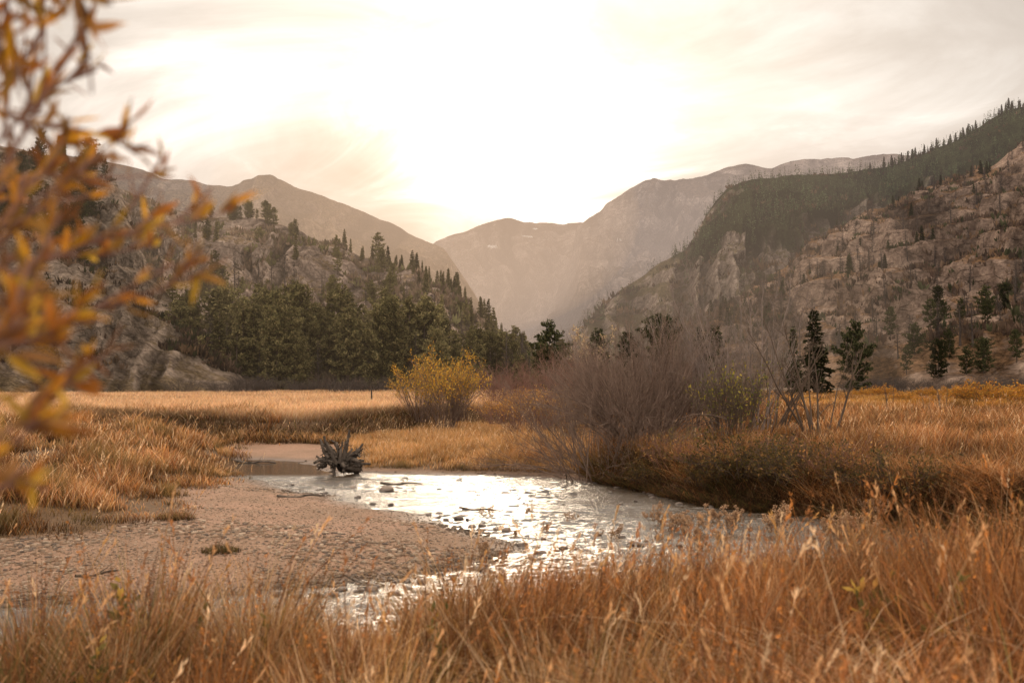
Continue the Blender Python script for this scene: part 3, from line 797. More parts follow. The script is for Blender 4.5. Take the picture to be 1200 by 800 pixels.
def make_shrub(name, label, cat, seed, n, H, r0, tilt, rad, bark, k1=7, k2=3, leaf=None, arch=0.35, lf1=0.38, lf2=0.4, sp1=0.45, sp2=0.5, group=None, hvar=0.35, sides=3):
    q = np.random.default_rng(seed)
    P, R = stems(q, n, H, r0, tilt, rad, arch, hvar=hvar)
    P1, R1 = grow(P, R, k1, lf1, sp1, 0.22, q)
    P2, R2 = grow(P1, R1, k2, lf2, sp2, 0.15, q)
    root = thing(name, label, cat, group=group)
    if n <= 20:      # few enough stems to count: each one a part with its own twigs
        for i in range(n):
            a, b = i * k1, (i + 1) * k1
            V, F, _ = join([tubes(P[i:i + 1], R[i:i + 1], 6), tubes(P1[a:b], R1[a:b], sides), tubes(P2[a * k2:b * k2], R2[a * k2:b * k2], 3)])
            link('stem', mesh('stem', V, F, bark, smooth=True), root)
    else:
        link('stems', mesh('stems', *tubes(P, R, 5), bark, smooth=True), root)
        V, F, _ = join([tubes(P1, R1, sides), tubes(P2, R2, 3)])
        link('twigs', mesh('twigs', V, F, bark), root)
    if leaf:
        nl, size, cols, zmin = leaf
        V, F, K = leaves_on(np.concatenate([P1, P2]), q, nl, size, cols)
        z = V[::4, 2]; keep = np.repeat(z > zmin * H * (0.6 + 0.8 * q.random(len(z))), 4)
        V = V[keep]; K = K[keep]
        link('foliage', mesh('foliage', V, np.arange(len(V)).reshape(-1, 4), M_shrub, K), root)
    root['h'] = H
    return Proto(root)

def put(proto, px, py, zg, rz=0.0, sc=1.0, label=None, group=None, dz=0.0):
    """stand a shrub where the ground meets the line of sight through (px, py); zg is a first guess of the ground height"""
    z = zg
    for _ in range(6):
        x, y = on_ground(px, py, z); z = float(floor_z([x], [y])[0][0])
        z = min(max(z, 0.0), 1.5)
    return proto.put((float(x), float(y), z + dz), rz, sc, label or proto.root['label'], group or proto.root.get('group'))

def stand(proto, px, d, rz=0.0, sc=1.0, label=None, group=None, dz=0.0):
    x = float(at_depth(px, 450, d)[0]); z = float(floor_z([x], [d])[0][0])
    return proto.put((x, float(d), z + dz), rz, sc, label or proto.root['label'], group or proto.root.get('group'))

YEL = [(0.60, 0.32, 0.05), (0.52, 0.25, 0.04), (0.64, 0.38, 0.07), (0.40, 0.22, 0.05), (0.36, 0.27, 0.06)]
GOLD = [(0.50, 0.22, 0.035), (0.42, 0.17, 0.035), (0.54, 0.27, 0.05), (0.30, 0.13, 0.04), (0.34, 0.20, 0.05)]
RUST = [(0.42, 0.19, 0.055), (0.5, 0.26, 0.07), (0.3, 0.14, 0.05), (0.56, 0.33, 0.10)]
OLIVE = [(0.16, 0.15, 0.04), (0.26, 0.22, 0.05), (0.36, 0.27, 0.05), (0.11, 0.11, 0.04)]

# big grey willow on the right bank
wil = make_shrub('willow_shrub', 'big bare grey willow thicket leaning over the stream bank', 'shrub', 11, 170, 3.7, 0.85, 0.9, 0.021, M_willow, 9, 4, None, 0.45, 0.40, 0.42, 0.40, 0.5, hvar=0.6)
stand(wil, 750, 24.2, 0.3, (0.84, 0.84, 1.0))
wil2 = make_shrub('willow_shrub', 'lower spread of bare grey willow dipping to the water', 'shrub', 12, 110, 2.6, 1.1, 1.35, 0.013, M_willow, 9, 4, None, 0.30, 0.42, 0.45, 0.45, 0.55)
stand(wil2, 706, 23.0, 1.0, 1.0, dz=-0.1)
wil.put((float(at_depth(712, 450, 32)[0]), 32.0, 0.75), 2.0, (0.7, 0.7, 0.9), 'bare mauve willow thicket behind the big grey one, by the gap', None)
wil.put((float(at_depth(800, 450, 30)[0]), 30.0, 0.95), 4.0, (0.8, 0.8, 0.80), 'bare grey willow filling in behind the bare saplings', None)
# red brown thickets
red = make_shrub('willow_shrub', 'red brown bare thicket between the yellow shrub and grey willow', 'shrub', 13, 90, 3.0, 0.8, 0.6, 0.012, M_redtwig, 8, 4, None)
stand(red, 628, 43, 0, (1.15, 1.15, 1.0))
red.put((float(at_depth(665, 450, 48)[0]), 48.0, 1.0), 1.7, (1.2, 1.2, 1.05), 'red brown bare thicket below the lone pine in the gap', None)
red.put((float(at_depth(590, 450, 52)[0]), 52.0, 1.0), 2.9, (1.0, 1.0, 0.8), 'red brown bare thicket showing just right of the yellow shrub', None)
# yellow shrub
yel = make_shrub('yellow_shrub', 'tall golden yellow leafy shrub at the meadow edge', 'shrub', 14, 70, 3.1, 0.6, 0.62, 0.016, M_willow, 7, 4, (5600, 0.085, YEL, 0.45))
stand(yel, 522, 40.0, 0.2, (0.78, 0.78, 1.12))
yel.put((float(at_depth(492, 450, 40.6)[0]), 40.6, 0.7), 2.2, (0.62, 0.62, 0.84), 'lower golden shrub joined to the left of the tall yellow one', None)
yel.put((float(at_depth(540, 450, 41.0)[0]), 41.0, 0.75), 4.1, (0.5, 0.5, 0.85), 'thin yellow shrub joined to the right of the tall one', None)
org = make_shrub('orange_shrub', 'rounded orange brown shrub half bare beside the red thicket', 'shrub', 15, 60, 2.0, 0.6, 0.7, 0.011, M_redtwig, 7, 4, (2600, 0.075, RUST, 0.35))
stand(org, 615, 36, 0.0, (1.0, 1.0, 1.0))
org.put((float(at_depth(640, 450, 37.5)[0]), 37.5, 0.7), 2.0, 0.8, 'small orange brown shrub close to the grey willow', None)
org.put((float(at_depth(582, 450, 38.5)[0]), 38.5, 0.7), 3.4, 0.6, 'small brown shrub at the right foot of the yellow one', None)
# right bank: green yellow bush and bare saplings
olv = make_shrub('leafy_shrub', 'yellow green leafy shrub on the right bank under bare saplings', 'shrub', 16, 60, 2.0, 0.5, 0.5, 0.013, M_browntwig, 9, 5, (1100, 0.07, OLIVE, 0.22))
stand(olv, 856, 22.3, 0.0, (0.85, 0.85, 1.05))
olv.put((float(at_depth(795, 450, 21.6)[0]), 21.6, 0.35), 2.0, (0.45, 0.45, 0.5), 'small yellow green bush low on the bank below the grey willow', None)
bank = make_shrub('leafy_shrub', '-', 'shrub', 26, 46, 0.75, 0.42, 0.95, 0.006, M_browntwig, 7, 3, (1500, 0.055, [(0.10, 0.068, 0.025), (0.13, 0.09, 0.035), (0.06, 0.05, 0.022), (0.22, 0.12, 0.045)], 0.05))
brus = make_shrub('leafy_shrub', '-', 'shrub', 27, 46, 0.8, 0.40, 0.8, 0.006, M_redtwig, 7, 3, (420, 0.055, [(0.40, 0.19, 0.06), (0.30, 0.13, 0.05), (0.48, 0.28, 0.10), (0.18, 0.10, 0.04)], 0.1))
for k, (px, d, sc_) in enumerate([(838, 18.9, 0.8), (868, 18.5, 1.2), (905, 17.9, 0.7), (942, 17.5, 1.05), (1012, 16.8, 0.8), (765, 20.8, 0.7), (1060, 16.1, 1.0)]):
    stand(bank, px, d, k * 1.3, (sc_ * 1.1, sc_ * 1.1, sc_), 'low dark green brown shrub on the right stream bank edge', 'low dark shrubs on the right bank', dz=-0.05)
for k, (px, d, sc_) in enumerate([(785, 20.6, 0.9), (822, 19.6, 0.8), (922, 19.6, 0.8), (978, 17.3, 0.9), (1035, 17.8, 0.8)]):
    stand(brus, px, d, k * 1.7, (sc_, sc_, sc_), 'low rusty brown shrub on top of the right stream bank', 'low rusty shrubs on the right bank')
sap = make_shrub('bare_sapling', 'cluster of tall bare pale saplings above the yellow green shrub', 'sapling', 17, 20, 4.6, 0.75, 0.45, 0.019, M_pale, 14, 6, None, 0.10, 0.30, 0.45, 0.45, 0.5, hvar=0.5)
stand(sap, 872, 24.0, 0.4, 1.0)
sap.put((float(at_depth(815, 450, 25)[0]), 25.0, 0.9), 2.1, 0.82, 'bare saplings rising from the right side of the grey willow', None)
sap3 = make_shrub('bare_sapling', 'leaning bare dark trunks with fine twigs at the right bank', 'sapling', 18, 8, 3.1, 0.35, 0.5, 0.026, M_browntwig, 10, 6, None, 0.05, 0.30, 0.45, 0.45, 0.5, hvar=0.3)
stand(sap3, 958, 23.0, 0.0, 1.0)
sap3.put((float(at_depth(905, 450, 25)[0]), 25.0, 1.0), 2.5, 0.85, 'short bare saplings between the pale cluster and the leaning trunks', None)
pale = make_shrub('bare_tree', 'pale bare twiggy tree in the gap left of the small pines', 'tree', 19, 7, 6.0, 0.4, 0.35, 0.05, M_pale, 12, 7, (900, 0.16, [(0.5, 0.36, 0.2), (0.42, 0.3, 0.18)], 0.3), 0.1, 0.28, 0.45)
stand(pale, 684, 100, 0.0, 1.25)

# brush lines at the feet of the hills
brush = make_shrub('bare_shrub', 'grey leafless bush in the brush line at the slope foot', 'shrub', 20, 60, 2.4, 1.0, 0.55, 0.014, M_snag, 6, 3, None)
for i in range(46):
    px = rng.uniform(190, 470) if i < 24 else rng.uniform(990, 1240)
    d = rng.uniform(112, 145)
    if i >= 24: d = rng.uniform(120, 170)
    stand(brush, px, d, rng.random() * 6, (rng.uniform(1.2, 2.0), 1.4, rng.uniform(0.7, 1.15)),
          'grey leafless bush along the foot of the left ridge' if i < 24 else 'grey leafless bush along the foot of the right slope',
          'bushes at the foot of the left ridge' if i < 24 else 'bushes at the foot of the right slope')
# yellow bushes in the right meadow
low = make_shrub('yellow_shrub', 'rounded golden bush in the far right meadow', 'shrub', 22, 60, 1.5, 0.6, 0.85, 0.010, M_browntwig, 6, 3, (2600, 0.12, GOLD, 0.2), group='golden bushes in the right meadow')
for px, d, s in [(1152, 52, 1.0), (1178, 60, 0.8), (1207, 54, 0.95), (1120, 78, 0.8), (1085, 82, 0.7), (1060, 64, 0.55), (1032, 88, 0.8), (1138, 70, 0.6), (1168, 44, 0.45), (1098, 58, 0.45), (1010, 92, 0.6), (1235, 50, 0.9), (1190, 76, 0.8), (1075, 48, 0.4)]:
    stand(low, px, d, rng.random() * 6, (s * 1.25, s * 1.25, s * 0.9), 'rounded golden bush in the far right meadow', 'golden bushes in the right meadow')
# thin dead saplings and a stake in the meadows
thin = make_shrub('bare_sapling', 'thin dead sapling standing in the golden right meadow', 'sapling', 23, 3, 1.9, 0.1, 0.2, 0.018, M_browntwig, 6, 2, None, 0.0, 0.2, 0.4)
for px, d, s in [(1042, 40, 0.9), (1104, 38, 1.0), (1085, 33, 0.55)]:
    stand(thin, px, d, rng.random() * 6, s, 'thin dead sapling standing in the golden right meadow', 'dead saplings in the right meadow')

def stake():
    q = np.random.default_rng(3)
    x = float(at_depth(435, 450, 62)[0]); z = float(floor_z([x], [62.0])[0][0])
    root = thing('wooden_stake', 'thin dark wooden stake upright in the left meadow', 'stake', (x, 62, z))
    ss = np.linspace(0, 1, 8)
    P = np.stack([0.03 * np.sin(ss * 3), 0 * ss, -0.2 + ss * 1.15], -1)[None]
    V, F = tubes(P, (0.055 * (1 - 0.25 * ss))[None], 8)
    V, F, _ = join([(V, F), (np.array([[0, 0, 0.97]]), np.zeros((0, 3), int))])
    F.append(np.array([[7 * 8 + k, 7 * 8 + (k + 1) % 8, len(V) - 1] for k in range(8)]))
    link('post', mesh('post', V, F, M_post, smooth=True), root)
stake()

# ---------------------------------------------------------------- root wad, log, stones
def root_wad():
    q = np.random.default_rng(8)
    x, y = on_ground(398, 557, 0.0)
    root = thing('tree_stump', 'dark upturned root mass standing in the stream pool', 'tree stump', (float(x), float(y), 0.0))
    root.scale = (0.70, 0.70, 0.80)
    ss = np.linspace(0, 1, 9)
    # the short butt of the trunk lies back and to the right, its root plate faces the camera
    P = np.stack([0.05 + 0.45 * ss, 0.15 + 0.75 * ss, 0.36 - 0.22 * ss], -1)[None]
    V, F = tubes(P, (0.27 * (1 - 0.45 * ss) + 0.03 * np.sin(ss * 15))[None], 12)
    V = V + 0.035 * (np.stack([vnoise(V[:, 2] * 7, V[:, 1] * 7 + V[:, 0] * 5, i) for i in range(3)], -1) - 0.5)
    link('trunk', mesh('trunk', V, F, M_wood, smooth=True), root)
    for i in range(44):
        a = q.uniform(-0.5, PI + 0.5); r0 = q.uniform(0.02, 0.26)
        L = q.uniform(0.28, 0.62) * (1.0 if math.sin(a) > 0 else 0.6)
        b = np.array([math.cos(a) * r0 * 2.0, q.uniform(-0.12, 0.2), 0.34 + math.sin(a) * r0])
        d = np.array([math.cos(a) * 1.1, q.normal() * 0.35, math.sin(a) * 0.85])
        N = 8; s = np.linspace(0, 1, N)
        w = np.cumsum(q.normal(size=(N, 3)) * 0.045, 0) * s[:, None]
        Pp = b + d * L * s[:, None] + w + np.array([0, 0, -0.12]) * (s ** 2)[:, None] * q.normal()
        rr = q.uniform(0.035, 0.08) * (1 - 0.6 * s) + 0.010
        Ps, Rs = [Pp], [rr]
        for k in range(3):
            i0 = q.integers(3, N - 1); dd = norm(d + q.normal(size=3) * 0.9)
            Ps.append(Pp[i0] + dd * 0.16 * s[:, None] + np.cumsum(q.normal(size=(N, 3)) * 0.012, 0)); Rs.append(rr[i0] * 0.7 * (1 - 0.8 * s))
        V, F = tubes(np.array(Ps), np.array(Rs), 6)
        link('root', mesh('root', V, F, M_wood, smooth=True), root)
root_wad()

def driftwood(px, py, L, r, rz, label, seed):
    q = np.random.default_rng(seed)
    x, y = on_ground(px, py, 0.15); z = float(floor_z([x], [y])[0][0])
    root = thing('driftwood', label, 'driftwood', (float(x), float(y), max(z, 0.0) + r * 0.7), rz)
    s = np.linspace(-0.5, 0.5, 12)
    P = np.stack([s * L, np.cumsum(q.normal(size=12)) * 0.02 * L, 0.02 * L * np.sin(s * 9) + np.abs(s) * 0.03], -1)[None]
    link('stick', mesh('stick', *tubes(P, (r * (1 - 0.5 * (s + 0.5)) * (0.85 + 0.3 * q.random(12)))[None], 7), M_wood, smooth=True), root)
    C1, R1 = grow(P, np.full((1, 12), r * 0.5), 4, 0.22, 0.7, 0.25, q, 0.2)
    for i in range(4): link('side_branch', mesh('side_branch', *tubes(C1[i:i + 1], np.maximum(R1[i:i + 1], 0.004), 4), M_wood), root)
driftwood(352, 578, 0.9, 0.03, 0.5, 'thin grey stick lying at the gravel edge below the stump', 41)
driftwood(300, 536, 1.1, 0.035, 0.1, 'stick on the sandy beach left of the stump', 42)
driftwood(430, 668, 0.5, 0.018, -0.6, 'short twig lying on the wet tip of the gravel bar', 43)
driftwood(120, 668, 0.6, 0.016, 0.9, 'thin twig lying on the near left gravel', 44)
driftwood(470, 560, 0.9, 0.03, 0.2, 'grey stick at the waterline right of the stump', 45)
driftwood(560, 588, 0.7, 0.025, -0.3, 'dark stick caught in the middle of the stream', 46)

IV, IF = ico(3)
def rock_mesh(seed, flat=0.6, rough=0.35):
    q = np.random.default_rng(seed)
    V = IV.copy()
    for k in range(7):      # planed faces make it angular
        nrm = rand_unit(1, q)[0]; h = q.uniform(0.55, 0.85); dd = V @ nrm
        V = V - np.where(dd > h, dd - h, 0)[:, None] * nrm * 0.9
    n = fbm(V[:, 0] * 1.5 + seed, V[:, 1] * 1.5 + V[:, 2] * 1.1, 4, seed)
    V = V * (1 + rough * (n - 0.5))[:, None] * np.array([1.0, q.uniform(0.65, 0.95), flat])
    return mesh('river_stone', V, IF, M_stone, smooth=True)
rocks = [rock_mesh(400 + i, (0.55, 0.7, 0.45, 0.6, 0.5, 0.65)[i]) for i in range(6)]
def stone(x, y, s, label, group=None, z=None, mi=None):
    o = link('river_stone', rocks[rng.integers(0, 6) if mi is None else mi], None, (x, y, (s * 0.12 if z is None else z)))
    o.scale = (s, s, s); o.rotation_euler = (rng.normal() * 0.12, rng.normal() * 0.12, rng.random() * 6.28)
    tag(o, label, 'stone', group)
for px, py, s, lab in [(453, 575, 0.16, 'largest single stone in the bright water below the stump'), (412, 573, 0.12, 'dark flat stone just below the stump in bright water'),
                       (617, 548, 0.34, 'dark boulder at the shore under the orange grass mound')]:
    x, y = on_ground(px, py, 0.0); stone(float(x), float(y), s, lab)
cnt = 0
while cnt < 190:
    px = rng.uniform(300, 1000); py = rng.uniform(556, 700)
    x, y = on_ground(px, py, 0.0); sw = float(sdist(WATER, np.array([x]), np.array([y]))[0])
    if sw > 0.1 or sw < -2.6 or (px < 400 and py < 566): continue
    edge = math.exp(-((sw + 0.1) / 0.4) ** 2)
    band = math.exp(-((py - 646 + (px - 500) * 0.03) / 6) ** 2) * (420 < px < 800)
    if rng.random() > max(edge, band, 0.10): continue
    s = rng.uniform(0.03, 0.07) * (1.2 if edge > 0.5 else 1)
    stone(float(x), float(y), s, 'small wet stone breaking the surface of the stream', 'stones in the stream', z=s * rng.uniform(-0.1, 0.25)); cnt += 1

def gravel():
    q = np.random.default_rng(21)
    n = 150000
    py = q.uniform(536, 722, n); px = q.uniform(-120, 700, n)
    x, y = on_ground(px, py, 0.1)
    h, sw, sl = floor_z(x, y)
    gw = gravel_weight(x, y, sw, sl)
    k = (gw > 0.5) & (sw > -0.5) & (q.random(n) < 0.35 + 0.65 * fbm(x * 0.7, y * 0.7, 3, 5)); x, y, h = x[k][:60000], y[k][:60000], h[k][:60000]; n = len(x)
    v0, f0 = ico(0)
    s = 0.005 + 0.026 * q.random(n) ** 4.5 * (0.5 + 1.0 * sstep(0.40, 0.66, fbm(x * 0.6 + y * 0.3, y * 0.8, 3, 6)))
    sc = s[:, None] * np.stack([1 + q.random(n) * 0.5, 0.8 + 0.4 * q.random(n), 0.45 + 0.3 * q.random(n)], -1)
    a = q.random(n) * 6.283
    vv = v0[None] * (1 + 0.35 * (q.random((n, 12)) - 0.5))[..., None] * sc[:, None]
    ca, sa = np.cos(a)[:, None], np.sin(a)[:, None]
    V = np.stack([vv[..., 0] * ca - vv[..., 1] * sa + x[:, None], vv[..., 0] * sa + vv[..., 1] * ca + y[:, None], vv[..., 2] + (h + s * 0.1)[:, None]], -1).reshape(-1, 3)
    F = (f0[None] + (np.arange(n) * 12)[:, None, None]).reshape(-1, 3)
    pal = np.array([(0.36, 0.235, 0.15), (0.27, 0.175, 0.11), (0.20, 0.135, 0.09), (0.46, 0.34, 0.24), (0.32, 0.19, 0.115), (0.13, 0.09, 0.068)])
    c = pal[q.integers(0, 6, n)] * (0.5 + 0.5 * q.random(n))[:, None]
    c = c * np.where(h < 0.04, 0.4, 1.0)[:, None]
    o = link('gravel', mesh('gravel', V, F, M_pebble, np.repeat(c, 12, 0), smooth=True))
    tag(o, 'loose pinkish gravel strewn over the bar', 'gravel', None, 'stuff')
gravel()

# ---------------------------------------------------------------- grass
TT = np.array([0, 0.38, 0.74, 1.0])
def blades(x, y, z, H, W, bend, col, q, wind=0.6):
    n = len(x)
    az = q.normal(size=n) * 2.2 + wind; lean = np.abs(q.normal(size=n)) * 0.22 * bend / 0.45
    dx, dy = np.cos(az), np.sin(az)
    bd = bend * (0.4 + q.random(n))
    fa = q.random(n) * PI; wx, wy = np.cos(fa), np.sin(fa)
    V = np.empty((n, 7, 3), np.float32); C = np.empty((n, 7, 3), np.float32)
    for i, t in enumerate(TT):
        hor = H * (lean * t + bd * t * t); ver = H * (t - 0.42 * bd * t * t)
        cx = x + dx * hor; cy = y + dy * hor; cz = z + ver
        sh = 0.20 + 0.80 * min(1, t * 1.4)  # roots darkened: shade low in the grass put into the colour
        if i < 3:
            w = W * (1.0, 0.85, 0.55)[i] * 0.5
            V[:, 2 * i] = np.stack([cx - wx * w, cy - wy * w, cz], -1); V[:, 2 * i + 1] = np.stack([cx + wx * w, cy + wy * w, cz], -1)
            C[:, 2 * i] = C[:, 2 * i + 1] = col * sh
        else:
            V[:, 6] = np.stack([cx, cy, cz], -1); C[:, 6] = col * 1.05
    o = np.arange(n)[:, None] * 7
    Q = np.concatenate([o + np.array([0, 1, 3, 2]), o + np.array([2, 3, 5, 4])]); T3 = o + np.array([4, 5, 6])
    return V.reshape(-1, 3), [Q, T3], C.reshape(-1, 3)

def heads(x, y, z, H, bend, col, q, size=0.14, per=14, wind=0.6):
    """slender seed heads on thin stalks"""
    n = len(x)
    az = q.normal(size=n) * 1.2 + wind; bd = bend * (0.3 + q.random(n)); dx, dy = np.cos(az), np.sin(az)
    N = 5; s = np.linspace(0, 1, N)
    hor = H[:, None] * (0.08 * s + bd[:, None] * s ** 2.5); ver = H[:, None] * (s - 0.4 * bd[:, None] * s ** 2.5)
    P = np.stack([x[:, None] + dx[:, None] * hor, y[:, None] + dy[:, None] * hor, z[:, None] + ver], -1)
    SV, SF = tubes(P, np.full((n, N), 0.0018) * (H / 0.8)[:, None], 3)
    tip = P[:, -1]; td = norm(P[:, -1] - P[:, -2])
    f = q.random((n, per)) * 1.3 - 0.3
    wid = np.sin(np.clip((f + 0.3) / 1.6, 0, 1) * PI) ** 0.7
    c = tip[:, None] + td[:, None] * (f * size)[..., None]
    d = norm(td[:, None] + q.normal(size=c.shape) * 0.24) * (size * 0.30 * (0.4 + wid))[..., None]
    sd = norm(np.cross(d, q.normal(size=d.shape))) * (size * 0.034)
    HV, HF = diamonds(c.reshape(-1, 3), d.reshape(-1, 3), sd.reshape(-1, 3))
    cc = np.repeat(np.repeat(col, per, 0) * (0.8 + 0.4 * q.random((n * per, 1))), 4, 0)
    return [(SV, [SF], np.repeat(col * 0.7, N * 3, 0)), (HV, [HF], cc)]

def spikes(x, y, z, H, col, q, per=46, wind=0.6):
    """dry upright forbs: a stalk set with small withered leaves and seeds"""
    n = len(x); az = q.normal(size=n) * 1.6 + wind; lean = 0.05 + 0.22 * q.random(n); dx, dy = np.cos(az), np.sin(az)
    s = np.linspace(0, 1, 5); hor = H[:, None] * lean[:, None] * s ** 1.5; ver = H[:, None] * s
    P = np.stack([x[:, None] + dx[:, None] * hor, y[:, None] + dy[:, None] * hor, z[:, None] + ver], -1)
    SV, SF = tubes(P, np.full((n, 5), 0.0024) * (1.2 - 0.7 * s), 3)
    f = 0.30 + 0.70 * q.random((n, per)) ** 0.8; h = H[:, None] * lean[:, None] * f ** 1.5
    c = np.stack([x[:, None] + dx[:, None] * h, y[:, None] + dy[:, None] * h, z[:, None] + H[:, None] * f], -1)
    ln = (0.014 + 0.030 * q.random((n, per))) * (1.25 - 0.7 * f)
    d = norm(q.normal(size=c.shape) + np.array([0, 0, 0.7])) * ln[..., None]
    sd = norm(np.cross(d, q.normal(size=d.shape))) * (ln * 0.20)[..., None]
    V, F = diamonds(c.reshape(-1, 3), d.reshape(-1, 3), sd.reshape(-1, 3))
    cc = np.repeat(np.repeat(col, per, 0) * (0.55 + 0.8 * q.random((n * per, 1))), 4, 0)
    return [(SV, [SF], np.repeat(col * 0.5, 15, 0)), (V, [F], cc)]

PAL = {
    'tan': (0.53, 0.31, 0.15), 'gold': (0.54, 0.295, 0.105), 'rust': (0.34, 0.145, 0.055), 'straw': (0.68, 0.48, 0.29), 'brown': (0.19, 0.088, 0.045),
    'olive': (0.15, 0.115, 0.04), 'dark': (0.065, 0.042, 0.024), 'orange': (0.50, 0.20, 0.055), 'pink': (0.52, 0.28, 0.17), 'yellow': (0.52, 0.27, 0.055)}
def pick(q, n, mix):
    names = list(mix); p = np.array([mix[k] for k in names]); p = p / p.sum()
    return np.array([PAL[k] for k in names])[q.choice(len(names), n, p=p)] * (0.75 + 0.5 * q.random(n))[:, None]

def scatter(q, n, d0, d1, p0, p1, power=1.0):
    """points on the valley floor between depths d0 and d1, thinning with distance"""
    u = q.random(n)
    if power == 1.0: d = d0 * (d1 / d0) ** u
    else:
        e = 1 - power; d = (d0 ** e + u * (d1 ** e - d0 ** e)) ** (1 / e)
    a = (q.uniform(p0, p1, n) - 600) / FPX
    x = a * d
    h, sw, sl = floor_z(x, d)
    return x, d, h, sw, sl

def clumpy(x, y, s, seed): return fbm(x / s, y / s, 3, seed)

def grass_object(name, label, parts):
    V, F, C = join(parts)
    o = link(name, mesh(name, V, F, M_grass, C)); tag(o, label, 'grass', None, 'stuff')

def foreground():
    q = np.random.default_rng(31)
    parts = []
    x, y, h, sw, sl = scatter(q, 230000, 1.15, 12.5, -250, 1500, 1.25)
    cl = clumpy(x, y, 0.45, 101); c2 = clumpy(x, y, 1.7, 102)
    k = (sl > 0.12) & (q.random(len(x)) < np.clip((cl - 0.36) * 4.5, 0.06, 1)) & (near_side(x, y) > 0.5)
    k &= ~((x < -4.5) & (y > 8.5))
    x, y, h, sw, sl, cl, c2 = [v[k] for v in (x, y, h, sw, sl, cl, c2)]
    n = len(x)
    right = sstep(-1.2, 2.5, x)
    H = (0.26 + 0.42 * np.clip((cl - 0.25) * 1.8, 0, 1) + 0.18 * (c2 - 0.4)) * (0.65 + 0.6 * q.random(n)) * (0.58 + 0.44 * right)
    H *= np.clip(0.36 + sl * 0.15, 0.36, 1) * (0.45 + 1.05 * sstep(0.3, 0.7, clumpy(x, y, 0.8, 106)))
    W = 0.0046 * (0.5 + 1.0 * q.random(n)) * np.clip(0.55 + y * 0.13, 0.6, 1.7)
    col = pick(q, n, {'tan': 3, 'rust': 3.4, 'straw': 2.0, 'gold': 1.8, 'brown': 3.4, 'olive': 1.2})
    tone = clumpy(x, y, 0.5, 103); col = col * np.clip(2.6 * tone - 0.28, 0.28, 1.7)[:, None] * np.clip(2.4 * clumpy(x, y, 1.5, 104) - 0.15, 0.45, 1.35)[:, None]
    rd = sstep(0.42, 0.62, clumpy(x, y, 1.3, 105) + 0.12 * right - 0.05)[:, None]; col = col * (1 - rd) + col * np.array([0.86, 0.70, 0.62]) * rd
    og = sstep(0.60, 0.72, clumpy(x, y, 0.9, 108))[:, None]; col = col * (1 - 0.6 * og) + np.array(PAL['olive']) * 0.6 * og
    col = col * (0.92 - 0.16 * right)[:, None]
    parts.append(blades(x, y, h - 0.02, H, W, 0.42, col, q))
    # taller clumps
    for px, d, top, rad, mixc in [(590, 6.3, 662, .3, 'r'), (620, 6.0, 656, .3, 'r'), (665, 6.4, 650, .35, 'r'), (735, 6.6, 643, .35, 'r'), (690, 7.0, 652, .35, 'g'), (800, 6.6, 640, .35, 'r'), (870, 6.6, 634, .35, 'r'), (560, 6.8, 674, .3, 'g'), (490, 6.3, 702, .15, 'r'), (45, 5.6, 672, .13, 'o'), (125, 5.2, 700, .12, 'g'), (165, 5.4, 640, .15, 'o'), (205, 5.8, 662, .12, 'g'), (303, 5.6, 645, .15, 'g'), (335, 6.0, 680, .12, 'g'), (400, 5.2, 712, .15, 'r'),
                                  (455, 5.6, 718, .15, 'g'), (535, 6.0, 642, .14, 'g'), (570, 5.4, 668, .3, 'r'), (640, 5.8, 668, .35, 'r'), (705, 6.4, 650, .35, 'r'), (770, 6.2, 655, .3, 'g'), (840, 6.0, 645, .35, 'r'), (905, 5.4, 640, .3, 'r'),
                                  (960, 6.4, 622, .4, 'r'), (1030, 5.8, 600, .35, 'r'), (1100, 5.4, 592, .4, 'r'), (1160, 5.2, 588, .4, 'r'), (1215, 4.8, 585, .4, 'r'), (10, 4.6, 722, .3, 'o'), (255, 4.6, 735, .18, 'r'), (430, 4.2, 742, .3, 'g'), (690, 4.2, 705, .3, 'g')]:
        m = 1700; a = q.random(m) * 6.283; r = rad * 1.2 * np.sqrt(q.random(m))
        c = at_depth(px, top, d); bx_ = c[0] + np.cos(a) * r * 1.3; by_ = d + np.sin(a) * r
        bz_ = floor_z(bx_, by_)[0]
        Hc = np.clip((c[2] - bz_), 0.25, 1.05) * 1.42 * (0.42 + 0.60 * q.random(m)) * (1 - 0.35 * (r / rad))
        mx_ = {'o': {'olive': 3, 'brown': 3, 'rust': 2, 'tan': 1}, 'g': {'gold': 2, 'tan': 3, 'straw': 2, 'olive': 1, 'brown': 1.5}, 'r': {'rust': 4, 'brown': 2, 'tan': 2, 'orange': 1}}[mixc]
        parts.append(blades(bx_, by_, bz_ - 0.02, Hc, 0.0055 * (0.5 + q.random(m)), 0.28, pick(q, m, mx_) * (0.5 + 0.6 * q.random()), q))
        e = q.choice(m, 12); parts += spikes(bx_[e], by_[e], bz_[e], np.clip(c[2] - bz_[e], 0.3, 1.1) * (0.85 + 0.3 * q.random(12)), pick(q, 12, {'rust': 4, 'orange': 2, 'brown': 2}), q)
        e = q.choice(m, 11); parts += heads(bx_[e], by_[e], bz_[e], Hc[e] * 0.9 + 0.18, 0.25, pick(q, 11, {'straw': 1, 'tan': 3, 'rust': 2, 'gold': 1}), q, 0.12)
    m = q.choice(n, 1500); m = m[(y[m] > 2.4) & (clumpy(x[m], y[m], 0.8, 115) > 0.46)]
    parts += spikes(x[m], y[m], h[m], (H[m] * 1.05 + 0.14) * (0.8 + 0.4 * q.random(len(m))), pick(q, len(m), {'rust': 4, 'orange': 2, 'brown': 3, 'tan': 1}), q)
    # broad bent sedge leaves and flattened litter between the finer stems
    m = q.choice(n, 9000); hm = H[m] * (0.6 + 0.6 * q.random(9000))
